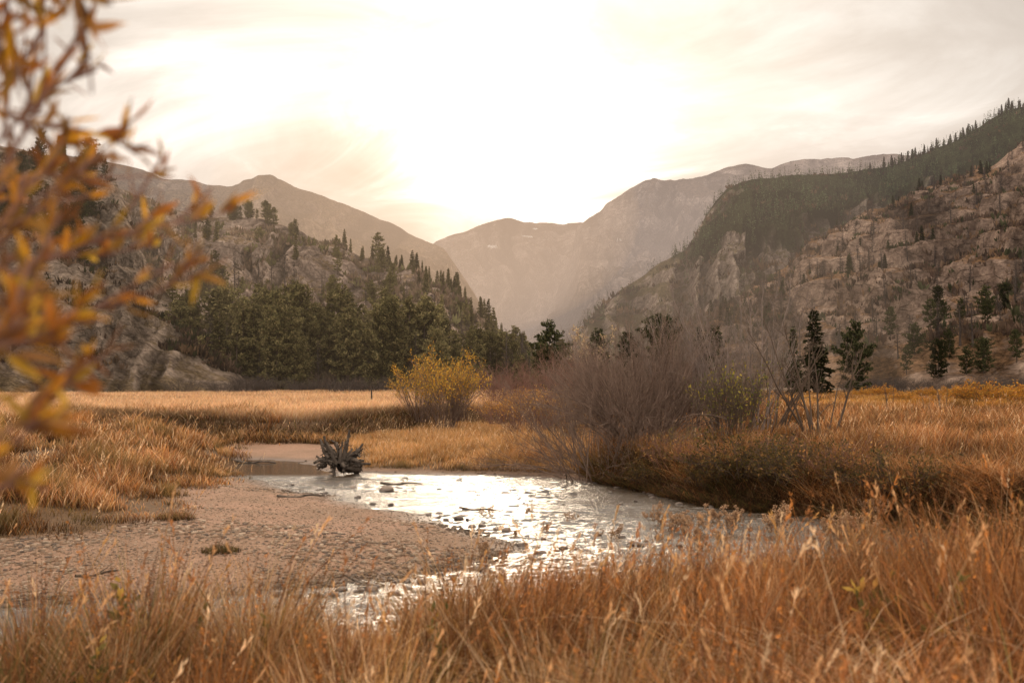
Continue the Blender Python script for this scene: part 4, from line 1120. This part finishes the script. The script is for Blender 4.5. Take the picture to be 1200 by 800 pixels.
    parts.append(blades(x[m] + q.normal(size=9000) * 0.05, y[m] + q.normal(size=9000) * 0.05, h[m], hm, 0.008 + 0.007 * q.random(9000), 0.95, pick(q, 9000, {'straw': 3, 'tan': 3, 'brown': 3, 'olive': 1.5, 'gold': 1}) * np.clip(2.2 * tone[m] - 0.1, 0.35, 1.3)[:, None], q))
    m = q.choice(n, 14000); pt = clumpy(x[m], y[m], 0.7, 109) > 0.55; m = m[pt]
    parts.append(blades(x[m], y[m], h[m] + 0.10 + 0.28 * q.random(len(m)), 0.35 + 0.3 * q.random(len(m)), 0.004 + 0.004 * q.random(len(m)), 1.35, pick(q, len(m), {'straw': 4, 'tan': 3, 'gold': 1}), q))
    # fallen, matted stems
    m = q.choice(n, n // 5); parts.append(blades(x[m], y[m], h[m] + 0.05 + 0.16 * q.random(len(m)), H[m] * 1.1, W[m], 1.1, col[m] * 1.1, q))
    # seed heads
    m = q.choice(n, 1100); mm = m[(y[m] > 2.8)]
    parts += heads(x[mm], y[mm], h[mm], H[mm] * 1.18 + 0.12, 0.22, pick(q, len(mm), {'straw': 2, 'tan': 2, 'rust': 3, 'orange': 1}), q, 0.10)
    grass_object('bank_grass', 'tall rusty dry grass on the near bank in front', parts)
foreground()

def left_mound():
    q = np.random.default_rng(32); parts = []
    x, y, h, sw, sl = scatter(q, 150000, 9.5, 42, -160, 330, 1.1)
    cl = clumpy(x, y, 0.9, 111)
    k = (sl > -0.5) & (q.random(len(x)) < np.clip((cl - 0.36) * 4.0, 0.06, 1) * sstep(-0.9, 0.5, sl)) & (x < -2.6) & (y > 8.6)
    x, y, h, sl, cl = [v[k] for v in (x, y, h, sl, cl)]; n = len(x)
    H = (0.14 + 0.46 * np.clip((cl - 0.36) * 2.2, 0, 1)) * (0.5 + 0.7 * q.random(n)) * np.clip(0.5 + sl * 0.4, 0.4, 1)
    W = 0.0055 * np.clip(y / 9, 1, 4) * (0.6 + 0.8 * q.random(n))
    col = pick(q, n, {'tan': 3, 'rust': 4.5, 'gold': 1.2, 'orange': 1, 'brown': 2.4, 'olive': 0.9, 'straw': 0.9, 'pink': 0.6})
    col = col * np.clip(2.3 * clumpy(x, y, 1.0, 113) - 0.2, 0.3, 1.5)[:, None]
    og = sstep(0.58, 0.70, clumpy(x, y, 1.2, 118))[:, None]; col = col * (1 - 0.6 * og) + np.array(PAL['olive']) * 0.6 * og
    parts.append(blades(x, y, h, H, W, 0.4, col, q))
    m = q.choice(n, 700); parts += heads(x[m], y[m], h[m], H[m] * 1.15 + 0.1, 0.2, pick(q, 700, {'straw': 2, 'tan': 2}), q, 0.14)
    grass_object('bank_grass', 'orange brown grass mound on the left bank by the gravel', parts)
left_mound()

def far_meadow():
    q = np.random.default_rng(33); parts = []
    x, y, h, sw, sl = scatter(q, 190000, 34, 150, -120, 760, 1.35)
    k = (sl > 0.25) & ~((x > -1) & (y < 36)); x, y, h, sl = [v[k] for v in (x, y, h, sl)]; n = len(x)
    H = (0.22 + 0.25 * clumpy(x, y, 2.5, 121)) * (0.6 + 0.8 * q.random(n))
    W = 0.016 * np.clip(y / 45, 0.8, 3.2) * (0.6 + 0.8 * q.random(n))
    col = pick(q, n, {'tan': 3, 'pink': 4, 'gold': 1.5, 'straw': 3.6, 'rust': 0.4}) * 1.15
    band = clumpy(x / 5, y, 2.2, 123); col = col * (0.72 + 0.6 * band)[:, None]
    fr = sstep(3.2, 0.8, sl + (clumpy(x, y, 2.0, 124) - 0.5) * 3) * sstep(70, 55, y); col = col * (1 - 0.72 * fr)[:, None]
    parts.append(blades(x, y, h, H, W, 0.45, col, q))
    # the dark sedge hanging over the cut bank
    x, y, h, sw, sl = scatter(q, 60000, 33, 52, 60, 640, 1.0)
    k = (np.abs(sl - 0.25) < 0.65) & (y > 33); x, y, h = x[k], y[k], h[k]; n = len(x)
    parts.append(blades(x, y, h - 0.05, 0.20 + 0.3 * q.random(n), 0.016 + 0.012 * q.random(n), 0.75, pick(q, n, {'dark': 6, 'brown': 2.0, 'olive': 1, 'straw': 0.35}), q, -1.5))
    grass_object('meadow_grass', 'pale golden grass covering the far left meadow', parts)
far_meadow()

def low_flat():
    q = np.random.default_rng(34); parts = []
    x, y, h, sw, sl = scatter(q, 160000, 22, 46, 250, 720, 1.0)
    cl = clumpy(x, y, 1.1, 131)
    gw = gravel_weight(x, y, sw, sl)
    k = (sl < 0.5) & (sw > 0.12) & (gw < 0.5) & (q.random(len(x)) < np.clip((cl - 0.22) * 3.5, 0.08, 1)) & (y > 23)
    x, y, h, sw, cl = [v[k] for v in (x, y, h, sw, cl)]; n = len(x)
    H = (0.16 + 0.34 * np.clip((cl - 0.3) * 2, 0, 1)) * (0.6 + 0.7 * q.random(n)) * np.clip(0.45 + 0.3 * sw, 0.45, 1)
    xm, ym = on_ground(617, 545, 0.1); md = np.hypot(x - xm, (y - ym - 0.9)); H *= 1 + 1.5 * np.exp(-(md / 0.8) ** 2)
    W = 0.010 * (0.6 + 0.8 * q.random(n))
    col = pick(q, n, {'gold': 3.5, 'tan': 3, 'orange': 1.2, 'straw': 1.2, 'brown': 1, 'olive': 0.5}) * (0.62 + 0.75 * clumpy(x, y, 1.6, 133))[:, None]
    og = (sstep(0.60, 0.7, clumpy(x, y, 1.0, 138)) * sstep(3, 1, sw))[:, None]; col = col * (1 - 0.7 * og) + np.array((0.07, 0.065, 0.025)) * 0.7 * og
    parts.append(blades(x, y, h, H, W, 0.4, col, q))
    m = q.choice(n, 500); parts += heads(x[m], y[m], h[m], H[m] * 1.1 + 0.1, 0.2, pick(q, 500, {'straw': 3, 'tan': 1}), q, 0.14, 8)
    grass_object('flat_grass', 'golden grass on the low flat beyond the stream', parts)
low_flat()

def right_meadow():
    q = np.random.default_rng(35); parts = []
    x, y, h, sw, sl = scatter(q, 330000, 9.5, 150, 640, 1420, 1.12)
    cl = clumpy(x, y, 1.2, 141); c2 = clumpy(x, y, 4, 142)
    k = (sl > 0.22) & (q.random(len(x)) < np.clip((cl - 0.26) * 3.5, 0.12, 1)) & (x > 0.6) & (near_side(x, y) < 0.5)
    x, y, h, sl, cl, c2 = [v[k] for v in (x, y, h, sl, cl, c2)]; n = len(x)
    H = (0.22 + 0.42 * np.clip((cl - 0.3) * 2, 0, 1)) * (0.6 + 0.7 * q.random(n)) * np.clip(0.6 + 0.3 * sl, 0.6, 1) * np.clip(1.15 - y / 150, 0.6, 1.1)
    W = 0.0048 * np.clip(y / 9, 1, 7) * (0.6 + 0.8 * q.random(n))
    col = pick(q, n, {'rust': 5, 'tan': 2.4, 'gold': 0.8, 'orange': 1.0, 'brown': 3.2, 'straw': 0.7, 'olive': 0.5}) * 0.9
    yl = (sstep(34, 60, y) * sstep(0.40, 0.62, c2))[:, None]; col = col * (1 - 0.55 * yl) + np.array(PAL['yellow']) * 0.55 * yl
    col = col * np.clip(2.2 * clumpy(x, y, 1.6, 143) - 0.15, 0.3, 1.5)[:, None]
    parts.append(blades(x, y, h, H, W, 0.38, col, q))
    m = q.choice(n, 2600); m = m[y[m] < 45]; parts += heads(x[m], y[m], h[m], H[m] * 1.12 + 0.12, 0.2, pick(q, len(m), {'straw': 1.5, 'tan': 2, 'rust': 3}), q, 0.13, 9)
    # dark sedge along the cut bank, its colour also standing in for bank shadow
    x, y, h, sw, sl = scatter(q, 420000, 11, 26, 660, 1300, 1.0)
    k = (np.abs(sl - 0.30) < 0.45) & (x > 1.2) & (near_side(x, y) < 0.5); x, y, h = x[k], y[k], h[k]; n = len(x)
    cc = pick(q, n, {'dark': 5, 'brown': 2, 'olive': 2.2, 'rust': 0.6}); parts.append(blades(x, y, h - 0.04, 0.14 + 0.34 * q.random(n) * clumpy(x, y, 0.6, 147) * 1.6, 0.007 + 0.009 * q.random(n), 0.9, cc * (0.5 + 0.9 * clumpy(x, y, 1.1, 148))[:, None], q, -1.9))
    x, y, h, sw, sl = scatter(q, 200000, 11, 26, 660, 1300, 1.0)
    k = (np.abs(sl - 0.65) < 0.45) & (x > 1.2) & (near_side(x, y) < 0.5) & (q.random(len(x)) < sstep(0.36, 0.60, clumpy(x, y, 0.9, 151))); x, y, h = x[k], y[k], h[k]; n = len(x)
    og = sstep(0.45, 0.6, clumpy(x, y, 1.4, 152))[:, None]
    cc = pick(q, n, {'rust': 3, 'tan': 2, 'orange': 2, 'brown': 2}) * (1 - og) + pick(q, n, {'olive': 3, 'dark': 2, 'brown': 1}) * og
    parts.append(blades(x, y, h - 0.03, 0.30 + 0.40 * q.random(n), 0.006 + 0.006 * q.random(n), 0.85, cc, q, -1.8))
    grass_object('meadow_grass', 'rust red grass and reeds over the right meadow', parts)
right_meadow()

# single green tuft on the gravel
def tuft(px, py, label, H, rad, mixc, n=420, seed=1):
    q = np.random.default_rng(seed)
    x, y = on_ground(px, py, 0.2); z = float(floor_z([x], [y])[0][0])
    root = thing('grass_tuft', label, 'grass tuft', (float(x), float(y), z))
    a = q.random(n) * 6.283; r = rad * np.sqrt(q.random(n))
    V, F, C = blades(np.cos(a) * r, np.sin(a) * r * 0.7, np.zeros(n), H * (0.5 + 0.6 * q.random(n)) * (1 - 0.5 * r / rad), np.full(n, 0.006), 0.5, pick(q, n, mixc), q, 0)
    link('blades', mesh('blades', V, F, M_grass, C), root)
tuft(259, 643, 'small dark green grass tuft alone on the gravel bar', 0.17, 0.24, {'olive': 3, 'dark': 3, 'brown': 0.7}, 520, 5)
tuft(617, 541, 'big orange grass mound with pale tops above the dark boulder on the far shore', 0.85, 0.75, {'orange': 3, 'tan': 2, 'gold': 2, 'straw': 1.5}, 2600, 7)
tuft(655, 535, 'smaller orange grass mound beside the low grey willow branches', 0.6, 0.6, {'orange': 2, 'tan': 2, 'brown': 2}, 1500, 8)
tuft(435, 548, 'dark green sedge tuft on the far shore right of the stump', 0.35, 0.5, {'olive': 3, 'dark': 2, 'brown': 1}, 900, 9)
tuft(205, 612, 'low brown grass tuft where gravel meets the left bank', 0.24, 0.3, {'olive': 2, 'brown': 3, 'tan': 1}, 520, 6)

# dried weeds with pale seed heads along the near side of the stream
def make_weed(seed):
    q = np.random.default_rng(seed)
    P, R = stems(q, 7, 0.62, 0.06, 0.35, 0.0035, 0.1)
    P1, R1 = grow(P, R, 6, 0.3, 0.5, 0.5, q, 0.45)
    root = thing('dried_weed', '-', 'plant', group='dried weeds by the water')
    V, F, _ = join([tubes(P, R, 4), tubes(P1, R1, 3)])
    link('stems', mesh('stems', V, F, M_browntwig), root)
    tip = np.concatenate([P[:, -1], P1[:, -1]]); m = len(tip); per = 22
    d = rand_unit(m * per, q); c = np.repeat(tip, per, 0) + d * 0.012
    ln = 0.018 + 0.018 * q.random(m * per)
    V, F = diamonds(c, d * ln[:, None], norm(np.cross(d, q.normal(size=d.shape))) * (ln * 0.3)[:, None])
    K = np.array([(0.5, 0.34, 0.22), (0.40, 0.25, 0.15), (0.3, 0.18, 0.1)])[q.integers(0, 3, m * per)]
    link('seed_heads', mesh('seed_heads', V, F, M_grass, np.repeat(K, 4, 0)), root)
    root['h'] = 0.62
    return Proto(root)
weeds = [make_weed(500 + i) for i in range(3)]
for i in range(46):
    if i < 26: px, py = rng.uniform(760, 1030), rng.uniform(604, 632)
    else: px, py = rng.uniform(560, 860), rng.uniform(590, 690)
    x, y = on_ground(px, py, 0.1); z = float(floor_z([x], [y])[0][0])
    weeds[i % 3].put((float(x), float(y), max(z, -0.12)), rng.random() * 6, rng.uniform(0.55, 1.0) if i < 26 else rng.uniform(0.35, 0.65),
                     'dried brown weed with pale seed heads at the stream edge', 'dried weeds by the water')

# leafy dark plants in the near grass
def make_herb(seed):
    q = np.random.default_rng(seed)
    P, R = stems(q, 9, 0.62, 0.08, 0.4, 0.004, 0.15)
    root = thing('leafy_plant', '-', 'plant')
    link('stems', mesh('stems', *tubes(P, R, 4), M_redtwig), root)
    V, F, K = leaves_on(P, q, 620, 0.038, [(0.14, 0.11, 0.035), (0.22, 0.12, 0.04), (0.10, 0.09, 0.03), (0.34, 0.18, 0.05), (0.4, 0.25, 0.06)], 0.01, 0.5)
    link('foliage', mesh('foliage', V, F, M_grass, K), root)
    root['h'] = 0.62
    return Proto(root)
herbs = [make_herb(520), make_herb(521)]
for i, (px, d, s, lab) in enumerate([(168, 5.3, 1.65, 'tallest dark leafy plant standing above the grass at the near left'), (205, 5.7, 1.45, 'dark leafy plant just right of the tallest one, nearer the gravel'),
                     (118, 5.0, 1.25, 'olive leafy plant in the near grass just left of the tallest dark one'), (540, 5.6, 1.35, 'olive leafy plant rising against the gravel tip and bright water'), (305, 5.4, 1.3, 'leafy brown plant in the near grass below the single green tuft'),
                     (1080, 5.0, 1.5, 'dark leafy plant in the tall rusty grass at the near right')]):
    stand(herbs[i % 2], px, d, i * 1.3, s, lab, None)

# ---------------------------------------------------------------- blurred willow in front of the lens, at the left
def leaf_blades(base, d, nrm, L, W, curl, col):
    """folded lance-shaped leaves; base (n,3), direction d, normal nrm"""
    n = len(base); side = norm(np.cross(d, nrm)); nrm = norm(np.cross(side, d))
    ts = np.linspace(0, 1, 7); V = np.empty((n, 7, 3, 3)); C = np.empty((n, 7, 3, 3))
    for i, t in enumerate(ts):
        c = base + d * (L * t)[:, None] + nrm * (-curl * L * t * t)[:, None]
        w = (W * math.sin(PI * min(1, t ** 0.75)) ** 0.9 * 0.5)[:, None] + 0.0004
        V[:, i, 0] = c - side * w + nrm * w * 0.35; V[:, i, 1] = c; V[:, i, 2] = c + side * w + nrm * w * 0.35
        C[:, i, :] = (col * (0.85 + 0.3 * t))[:, None]
    o = np.arange(n)[:, None, None] * 21; r = np.arange(6)[None, :, None] * 3
    F = np.concatenate([(o + r + np.array([0, 1, 4, 3])).reshape(-1, 4), (o + r + np.array([1, 2, 5, 4])).reshape(-1, 4)])
    return V.reshape(-1, 3), F, C.reshape(-1, 3)

def front_willow():
    q = np.random.default_rng(77)
    bx, by = -1.55, 1.45
    bz = float(floor_z([bx], [by])[0][0])
    root = thing('willow_shrub', 'out of focus willow with orange leaves close at the left edge', 'shrub', (bx, by, bz))
    O = np.array([bx, by, bz])
    LC = np.array([(0.52, 0.21, 0.035), (0.40, 0.14, 0.035), (0.64, 0.30, 0.035), (0.26, 0.09, 0.035), (0.20, 0.085, 0.045), (0.55, 0.31, 0.055), (0.30, 0.15, 0.05), (0.36, 0.17, 0.08)])
    spec = [
        ([(-260, 640), (-120, 420), (-20, 240), (55, 110), (112, 10), (128, -70)], 1.05, 1.0, 1.0),
        ([(-260, 560), (-120, 400), (0, 330), (110, 280), (205, 262), (262, 250)], 1.15, 1.0, 1.0),
        ([(-280, 600), (-120, 470), (10, 400), (110, 360), (190, 340), (238, 318)], 1.10, 1.0, 0.9),
        ([(-240, 420), (-110, 250), (-40, 140), (0, 60), (8, 0), (15, -80)], 0.95, 0.9, 0.6),
        ([(-260, 520), (-110, 380), (-10, 290), (70, 220), (120, 175), (150, 150)], 1.05, 1.0, 0.9),
        ([(-300, 760), (-140, 620), (-30, 540), (50, 470), (100, 430), (140, 405)], 1.00, 1.0, 1.0),
        ([(-300, 700), (-160, 560), (-60, 460), (0, 380), (40, 310), (70, 250)], 0.95, 1.1, 1.2),
        ([(-260, 480), (-120, 330), (-20, 230), (50, 200), (120, 210), (178, 205)], 1.20, 1.0, 0.9),
        ([(-300, 780), (-160, 660), (-60, 600), (0, 570), (30, 560), (55, 575)], 0.95, 0.9, 0.7),
        ([(-280, 620), (-140, 500), (-40, 420), (30, 400), (80, 380), (120, 330)], 0.90, 1.0, 1.0),
        ([(-220, 300), (-100, 180), (-10, 110), (40, 60), (62, 10), (70, -40)], 1.25, 0.8, 0.5),
        ([(-280, 560), (-130, 430), (-30, 350), (40, 300), (120, 300), (180, 285)], 1.25, 1.0, 1.0),
        ([(-280, 560), (-130, 400), (-30, 300), (20, 240), (50, 200), (70, 170)], 1.00, 1.0, 1.1),
        ([(-120, -300), (-30, -210), (40, -120), (80, -40), (100, 30), (108, 110)], 0.95, 1.25, 0.9),
        ([(-140, -240), (-70, -170), (-20, -90), (5, -20), (14, 40), (22, 110)], 0.95, 1.2, 0.8),
        ([(-120, -260), (-40, -180), (20, -100), (45, -30), (54, 50), (48, 130)], 1.05, 1.2, 0.7),
        ([(-160, 60), (-90, 90), (-20, 120), (40, 150), (100, 150), (155, 175)], 1.05, 1.0, 0.8),
        ([(-300, 700), (-160, 580), (-70, 480), (-10, 420), (20, 360), (35, 300)], 0.85, 1.0, 1.2),
        ([(-300, 760), (-160, 640), (-60, 560), (0, 500), (50, 500), (90, 470)], 0.88, 1.0, 1.1),
        ([(-260, 460), (-120, 300), (-30, 200), (30, 130), (80, 90), (120, 75)], 1.10, 0.9, 0.8),
    ]
    for pts, dist, lsc, dens in spec:
        cp = np.array([at_depth(px, py, dist * 1.3 * (1 + 0.02 * i)) for i, (px, py) in enumerate(pts)]) - O
        cp = np.concatenate([[q.normal(size=3) * np.array([0.06, 0.06, 0])], cp]); n0 = len(cp)
        s = np.linspace(0, n0 - 1, 28); P = np.stack([np.interp(s, np.arange(n0), cp[:, k]) for k in range(3)], -1)
        for _ in range(3): P[1:-1] = (P[:-2] + 2 * P[1:-1] + P[2:]) / 4
        R = 0.0045 * (1 - 0.75 * np.linspace(0, 1, 28)) + 0.0006
        V1 = tubes(P[None], R[None], 6)
        # side twigs in the outer part
        SP, SR = grow(P[None, 9:], R[None, 9:], int(5 * dens + 2), 0.22, 0.38, 0.12, q, 0.1, 6, 0.6)
        V, F, _ = join([V1, tubes(SP, SR, 4)])
        br = link('branch', mesh('branch', V, F, M_redtwig, smooth=True), root)
        B, D = [], []
        for line, m in [(P[12:], int(10 * dens))] + [(l, int(3.5 * dens + 1)) for l in SP]:
            ss = (0.1 + 0.9 * (np.arange(m) + 0.5 + 0.3 * q.normal(size=m)) / m).clip(0, 1) * (len(line) - 1.001)
            i0 = ss.astype(int); fr = (ss - i0)[:, None]
            b = line[i0] * (1 - fr) + line[i0 + 1] * fr; t = norm(line[i0 + 1] - line[i0])
            B.append(b); D.append(norm(t * 0.75 + q.normal(size=(m, 3)) * 0.5 + np.array([0, 0, 0.15])))
        B = np.concatenate(B); D = np.concatenate(D); n = len(B)
        L = (0.030 + 0.028 * q.random(n)) * lsc; Wd = L * (0.17 + 0.09 * q.random(n))
        K = LC[q.integers(0, len(LC), n)] * np.array([1.05, 1.12, 0.9]) * (0.5 + 0.55 * q.random(n))[:, None]
        V, F, C = leaf_blades(B, D, rand_unit(n, q), L, Wd, 0.25 * q.normal(size=n), K)
        link('leaves', mesh('leaves', V, F, M_leaf, C, smooth=True), br)
front_willow()
drop_unused(firs + pines + hazy_firs + hazy_pines + snags + weeds + herbs)
for o in list(scene.objects):
    if 'h' in o.keys(): del o['h']

# ---------------------------------------------------------------- haze in the valley: a body of faintly glowing air
def haze():
    y0, y1, top = 260.0, 6500.0, 380.0
    V = np.array([(-9000, y0, -3), (9000, y0, -3), (9000, y1, -3), (-9000, y1, -3), (-9000, y0, top), (9000, y0, top), (9000, y1, top), (-9000, y1, top)], float)
    F = np.array([(0, 3, 2, 1), (4, 5, 6, 7), (0, 1, 5, 4), (1, 2, 6, 5), (2, 3, 7, 6), (3, 0, 4, 7)])
    t = NT('valley haze')
    ab = t.n('ShaderNodeVolumeAbsorption'); ab.inputs['Color'].default_value = (0.0, 0.0, 0.0, 1); ab.inputs['Density'].default_value = 0.00014
    em = t.n('ShaderNodeEmission'); em.inputs['Color'].default_value = (0.60, 0.455, 0.38, 1); em.inputs['Strength'].default_value = 0.00014
    ad = t.n('ShaderNodeAddShader'); t.l(ab.outputs[0], ad.inputs[0]); t.l(em.outputs[0], ad.inputs[1]); t.l(ad.outputs[0], t.out.inputs['Volume'])
    o = link('haze', mesh('haze', V, F, t.m)); tag(o, 'warm evening haze filling the valley', None, None, 'structure')
    # thicker bodies of air; their own emission stands in for sunlit haze and glare
    def air(px, py, dist, rad, dens, colr, label):
        t = NT('glowing haze')
        ab = t.n('ShaderNodeVolumeAbsorption'); ab.inputs['Color'].default_value = (0.0, 0.0, 0.0, 1); ab.inputs['Density'].default_value = dens
        em = t.n('ShaderNodeEmission'); em.inputs['Color'].default_value = (*colr, 1); em.inputs['Strength'].default_value = dens
        ad = t.n('ShaderNodeAddShader'); t.l(ab.outputs[0], ad.inputs[0]); t.l(em.outputs[0], ad.inputs[1]); t.l(ad.outputs[0], t.out.inputs['Volume'])
        v, f = ico(4)
        o = link('haze', mesh('haze', v * np.array(rad) + at_depth(px, py, dist), f, t.m, smooth=True)); tag(o, label, None, None, 'structure')
    air(700, 300, 2350, (1500, 560, 330), 0.00048, (0.66, 0.52, 0.445), 'pale haze before the mountains at the valley head')
    air(430, 400, 240, (125, 135, 75), 0.0009, (0.42, 0.30, 0.20), 'thin brown haze against the wooded left ridge')
    air(505, 262, 1250, (260, 380, 150), 0.00036, (1.3, 0.80, 0.42), 'glowing amber haze by the gap in the mountains')
haze()

# ---------------------------------------------------------------- sky, sun, camera
SUN_PX = (590, 165)
ax, az = ray(*SUN_PX)
S = np.array([float(ax), 1.0, float(az)]); S /= np.linalg.norm(S)
elev = math.asin(S[2]); azim = math.atan2(S[0], S[1])

w = bpy.data.worlds.new('World'); scene.world = w; w.use_nodes = True
nt = w.node_tree; nt.nodes.clear()
class WT(NT):
    def __init__(self): self.t = nt; self.out = nt.nodes.new('ShaderNodeOutputWorld')
t = WT()
sky = t.n('ShaderNodeTexSky', sky_type='NISHITA'); sky.sun_disc = False
sky.sun_elevation = elev; sky.sun_rotation = azim; sky.dust_density = 4.0; sky.air_density = 1.2
b1 = t.n('ShaderNodeBackground'); t.l(sky.outputs[0], b1.inputs['Color']); b1.inputs['Strength'].default_value = 0.08
d = t.n('ShaderNodeTexCoord').outputs['Generated']
sep = t.n('ShaderNodeSeparateXYZ'); t.l(d, sep.inputs[0])
zc = t.math('MAXIMUM', sep.outputs[2], 0.0)
inv = t.math('DIVIDE', 1.0, t.math('ADD', zc, 0.22))
cx = t.math('MULTIPLY', sep.outputs[0], inv); cy = t.math('MULTIPLY', sep.outputs[1], inv)
cmb = t.n('ShaderNodeCombineXYZ'); t.l(t.math('MULTIPLY_ADD', cy, 0.35, cx), cmb.inputs[0]); t.l(cy, cmb.inputs[1])
n1 = t.noise(cmb.outputs[0], 1.5, 8, 0.58, 0.9); n2 = t.noise(cmb.outputs[0], 0.45, 3, 0.5)
cl = t.math('ADD', t.math('MULTIPLY', n1, 0.6), t.math('MULTIPLY', n2, 0.5))
cloud = t.ramp(cl, [(0.42, (0.60, 0.525, 0.46)), (0.54, (0.76, 0.68, 0.605)), (0.66, (1.0, 0.935, 0.86))])
# brightness round the hidden sun, wider than high
df = t.n('ShaderNodeVectorMath', operation='SUBTRACT'); t.l(d, df.inputs[0]); df.inputs[1].default_value = tuple(S)
sc = t.n('ShaderNodeVectorMath', operation='MULTIPLY'); t.l(df.outputs[0], sc.inputs[0]); sc.inputs[1].default_value = (1.15, 1.0, 1.25)
dd = t.n('ShaderNodeVectorMath', operation='DOT_PRODUCT'); t.l(sc.outputs[0], dd.inputs[0]); t.l(sc.outputs[0], dd.inputs[1])
warp = t.math('MULTIPLY', dd.outputs['Value'], t.ramp(t.noise(cmb.outputs[0], 2.3, 7, 0.6, 1.2), [(0.36, 1.0), (0.64, 0.28)]))    # cloud edges break up the bright patch
def gauss(width, amp): return t.math('MULTIPLY', t.math('EXPONENT', t.math('MULTIPLY', warp, -1.0 / (width * width))), amp)
lobe = t.n('ShaderNodeVectorMath', operation='DISTANCE'); t.l(d, lobe.inputs[0])
lx, lz = ray(150, 185); L2 = np.array([float(lx), 1.0, float(lz)]); lobe.inputs[1].default_value = tuple(L2 / np.linalg.norm(L2))
g2 = t.math('MULTIPLY', t.math('EXPONENT', t.math('MULTIPLY', t.math('POWER', lobe.outputs['Value'], 2.0), -1.0 / 0.17 ** 2)), t.math('MULTIPLY', t.math('POWER', t.math('MULTIPLY', cl, 1.8), 5.0), 0.5))
glow = t.math('ADD', t.math('ADD', t.math('ADD', t.math('ADD', gauss(0.075, 7.0), gauss(0.15, 0.60)), t.math('MULTIPLY', gauss(0.34, 0.24), t.math('POWER', t.math('MULTIPLY', cl, 1.8), 3.0))), gauss(0.60, 0.02)), g2)
gs = t.n('ShaderNodeVectorMath', operation='SCALE'); gs.inputs[0].default_value = (1.0, 0.94, 0.87); t.l(glow, gs.inputs['Scale'])
ad = t.n('ShaderNodeVectorMath', operation='ADD'); t.l(cloud, ad.inputs[0]); t.l(gs.outputs[0], ad.inputs[1])
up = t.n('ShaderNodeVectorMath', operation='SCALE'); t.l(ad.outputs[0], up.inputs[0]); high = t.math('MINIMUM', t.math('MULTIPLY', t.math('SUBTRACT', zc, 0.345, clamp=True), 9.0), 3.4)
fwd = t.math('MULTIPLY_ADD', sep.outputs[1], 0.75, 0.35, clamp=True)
back = t.math('MULTIPLY', t.math('MULTIPLY_ADD', sep.outputs[1], -3.0, -0.2, clamp=True), 1.7)     # unseen sky behind the camera, made brighter to light the slopes facing it
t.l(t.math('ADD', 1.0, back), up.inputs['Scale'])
warm = t.n('ShaderNodeVectorMath', operation='SCALE'); warm.inputs[0].default_value = (1.0, 0.84, 0.65); t.l(t.math('MULTIPLY', high, fwd), warm.inputs['Scale'])  # warm light added to the sky above the frame, for ground and water
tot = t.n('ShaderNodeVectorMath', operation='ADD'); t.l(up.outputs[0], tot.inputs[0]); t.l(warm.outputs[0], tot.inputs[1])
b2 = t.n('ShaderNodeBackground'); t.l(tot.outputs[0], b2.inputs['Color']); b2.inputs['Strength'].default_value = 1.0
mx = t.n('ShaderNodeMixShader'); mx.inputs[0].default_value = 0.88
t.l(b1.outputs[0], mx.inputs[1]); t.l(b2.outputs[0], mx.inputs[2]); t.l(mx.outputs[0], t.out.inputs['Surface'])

sl = bpy.data.lights.new('Sun', 'SUN'); sl.energy = 2.5; sl.angle = R_(11); sl.color = (1.0, 0.80, 0.58)
so = bpy.data.objects.new('Sun', sl); COL.objects.link(so)
so.rotation_euler = Vector((-S[0], -S[1], -S[2])).to_track_quat('-Z', 'Y').to_euler()
so.location = (0, 60, 40)

cam = bpy.data.cameras.new('Camera'); co = bpy.data.objects.new('Camera', cam); COL.objects.link(co)
co.location = (0, 0, CZ); co.rotation_euler = (PI / 2 + PITCH, 0, 0)
cam.lens = 35; cam.sensor_width = 36; cam.clip_start = 0.05; cam.clip_end = 20000
cam.dof.use_dof = True; cam.dof.focus_distance = 34; cam.dof.aperture_fstop = 2.5
scene.camera = co

scene.view_settings.view_transform = 'Standard'; scene.view_settings.look = 'None'
scene.view_settings.exposure = 0; scene.view_settings.gamma = 1
scene.render.engine = 'CYCLES'
cy_ = scene.cycles
cy_.use_denoising = True; cy_.max_bounces = 5; cy_.diffuse_bounces = 2; cy_.glossy_bounces = 3; cy_.transmission_bounces = 3; cy_.volume_bounces = 0
cy_.use_adaptive_sampling = True; cy_.adaptive_threshold = 0.02; cy_.sample_clamp_indirect = 6
cy_.caustics_reflective = False; cy_.caustics_refractive = False
scene.render.filter_size = 1.6 if hasattr(scene.render, 'filter_size') else 1.5
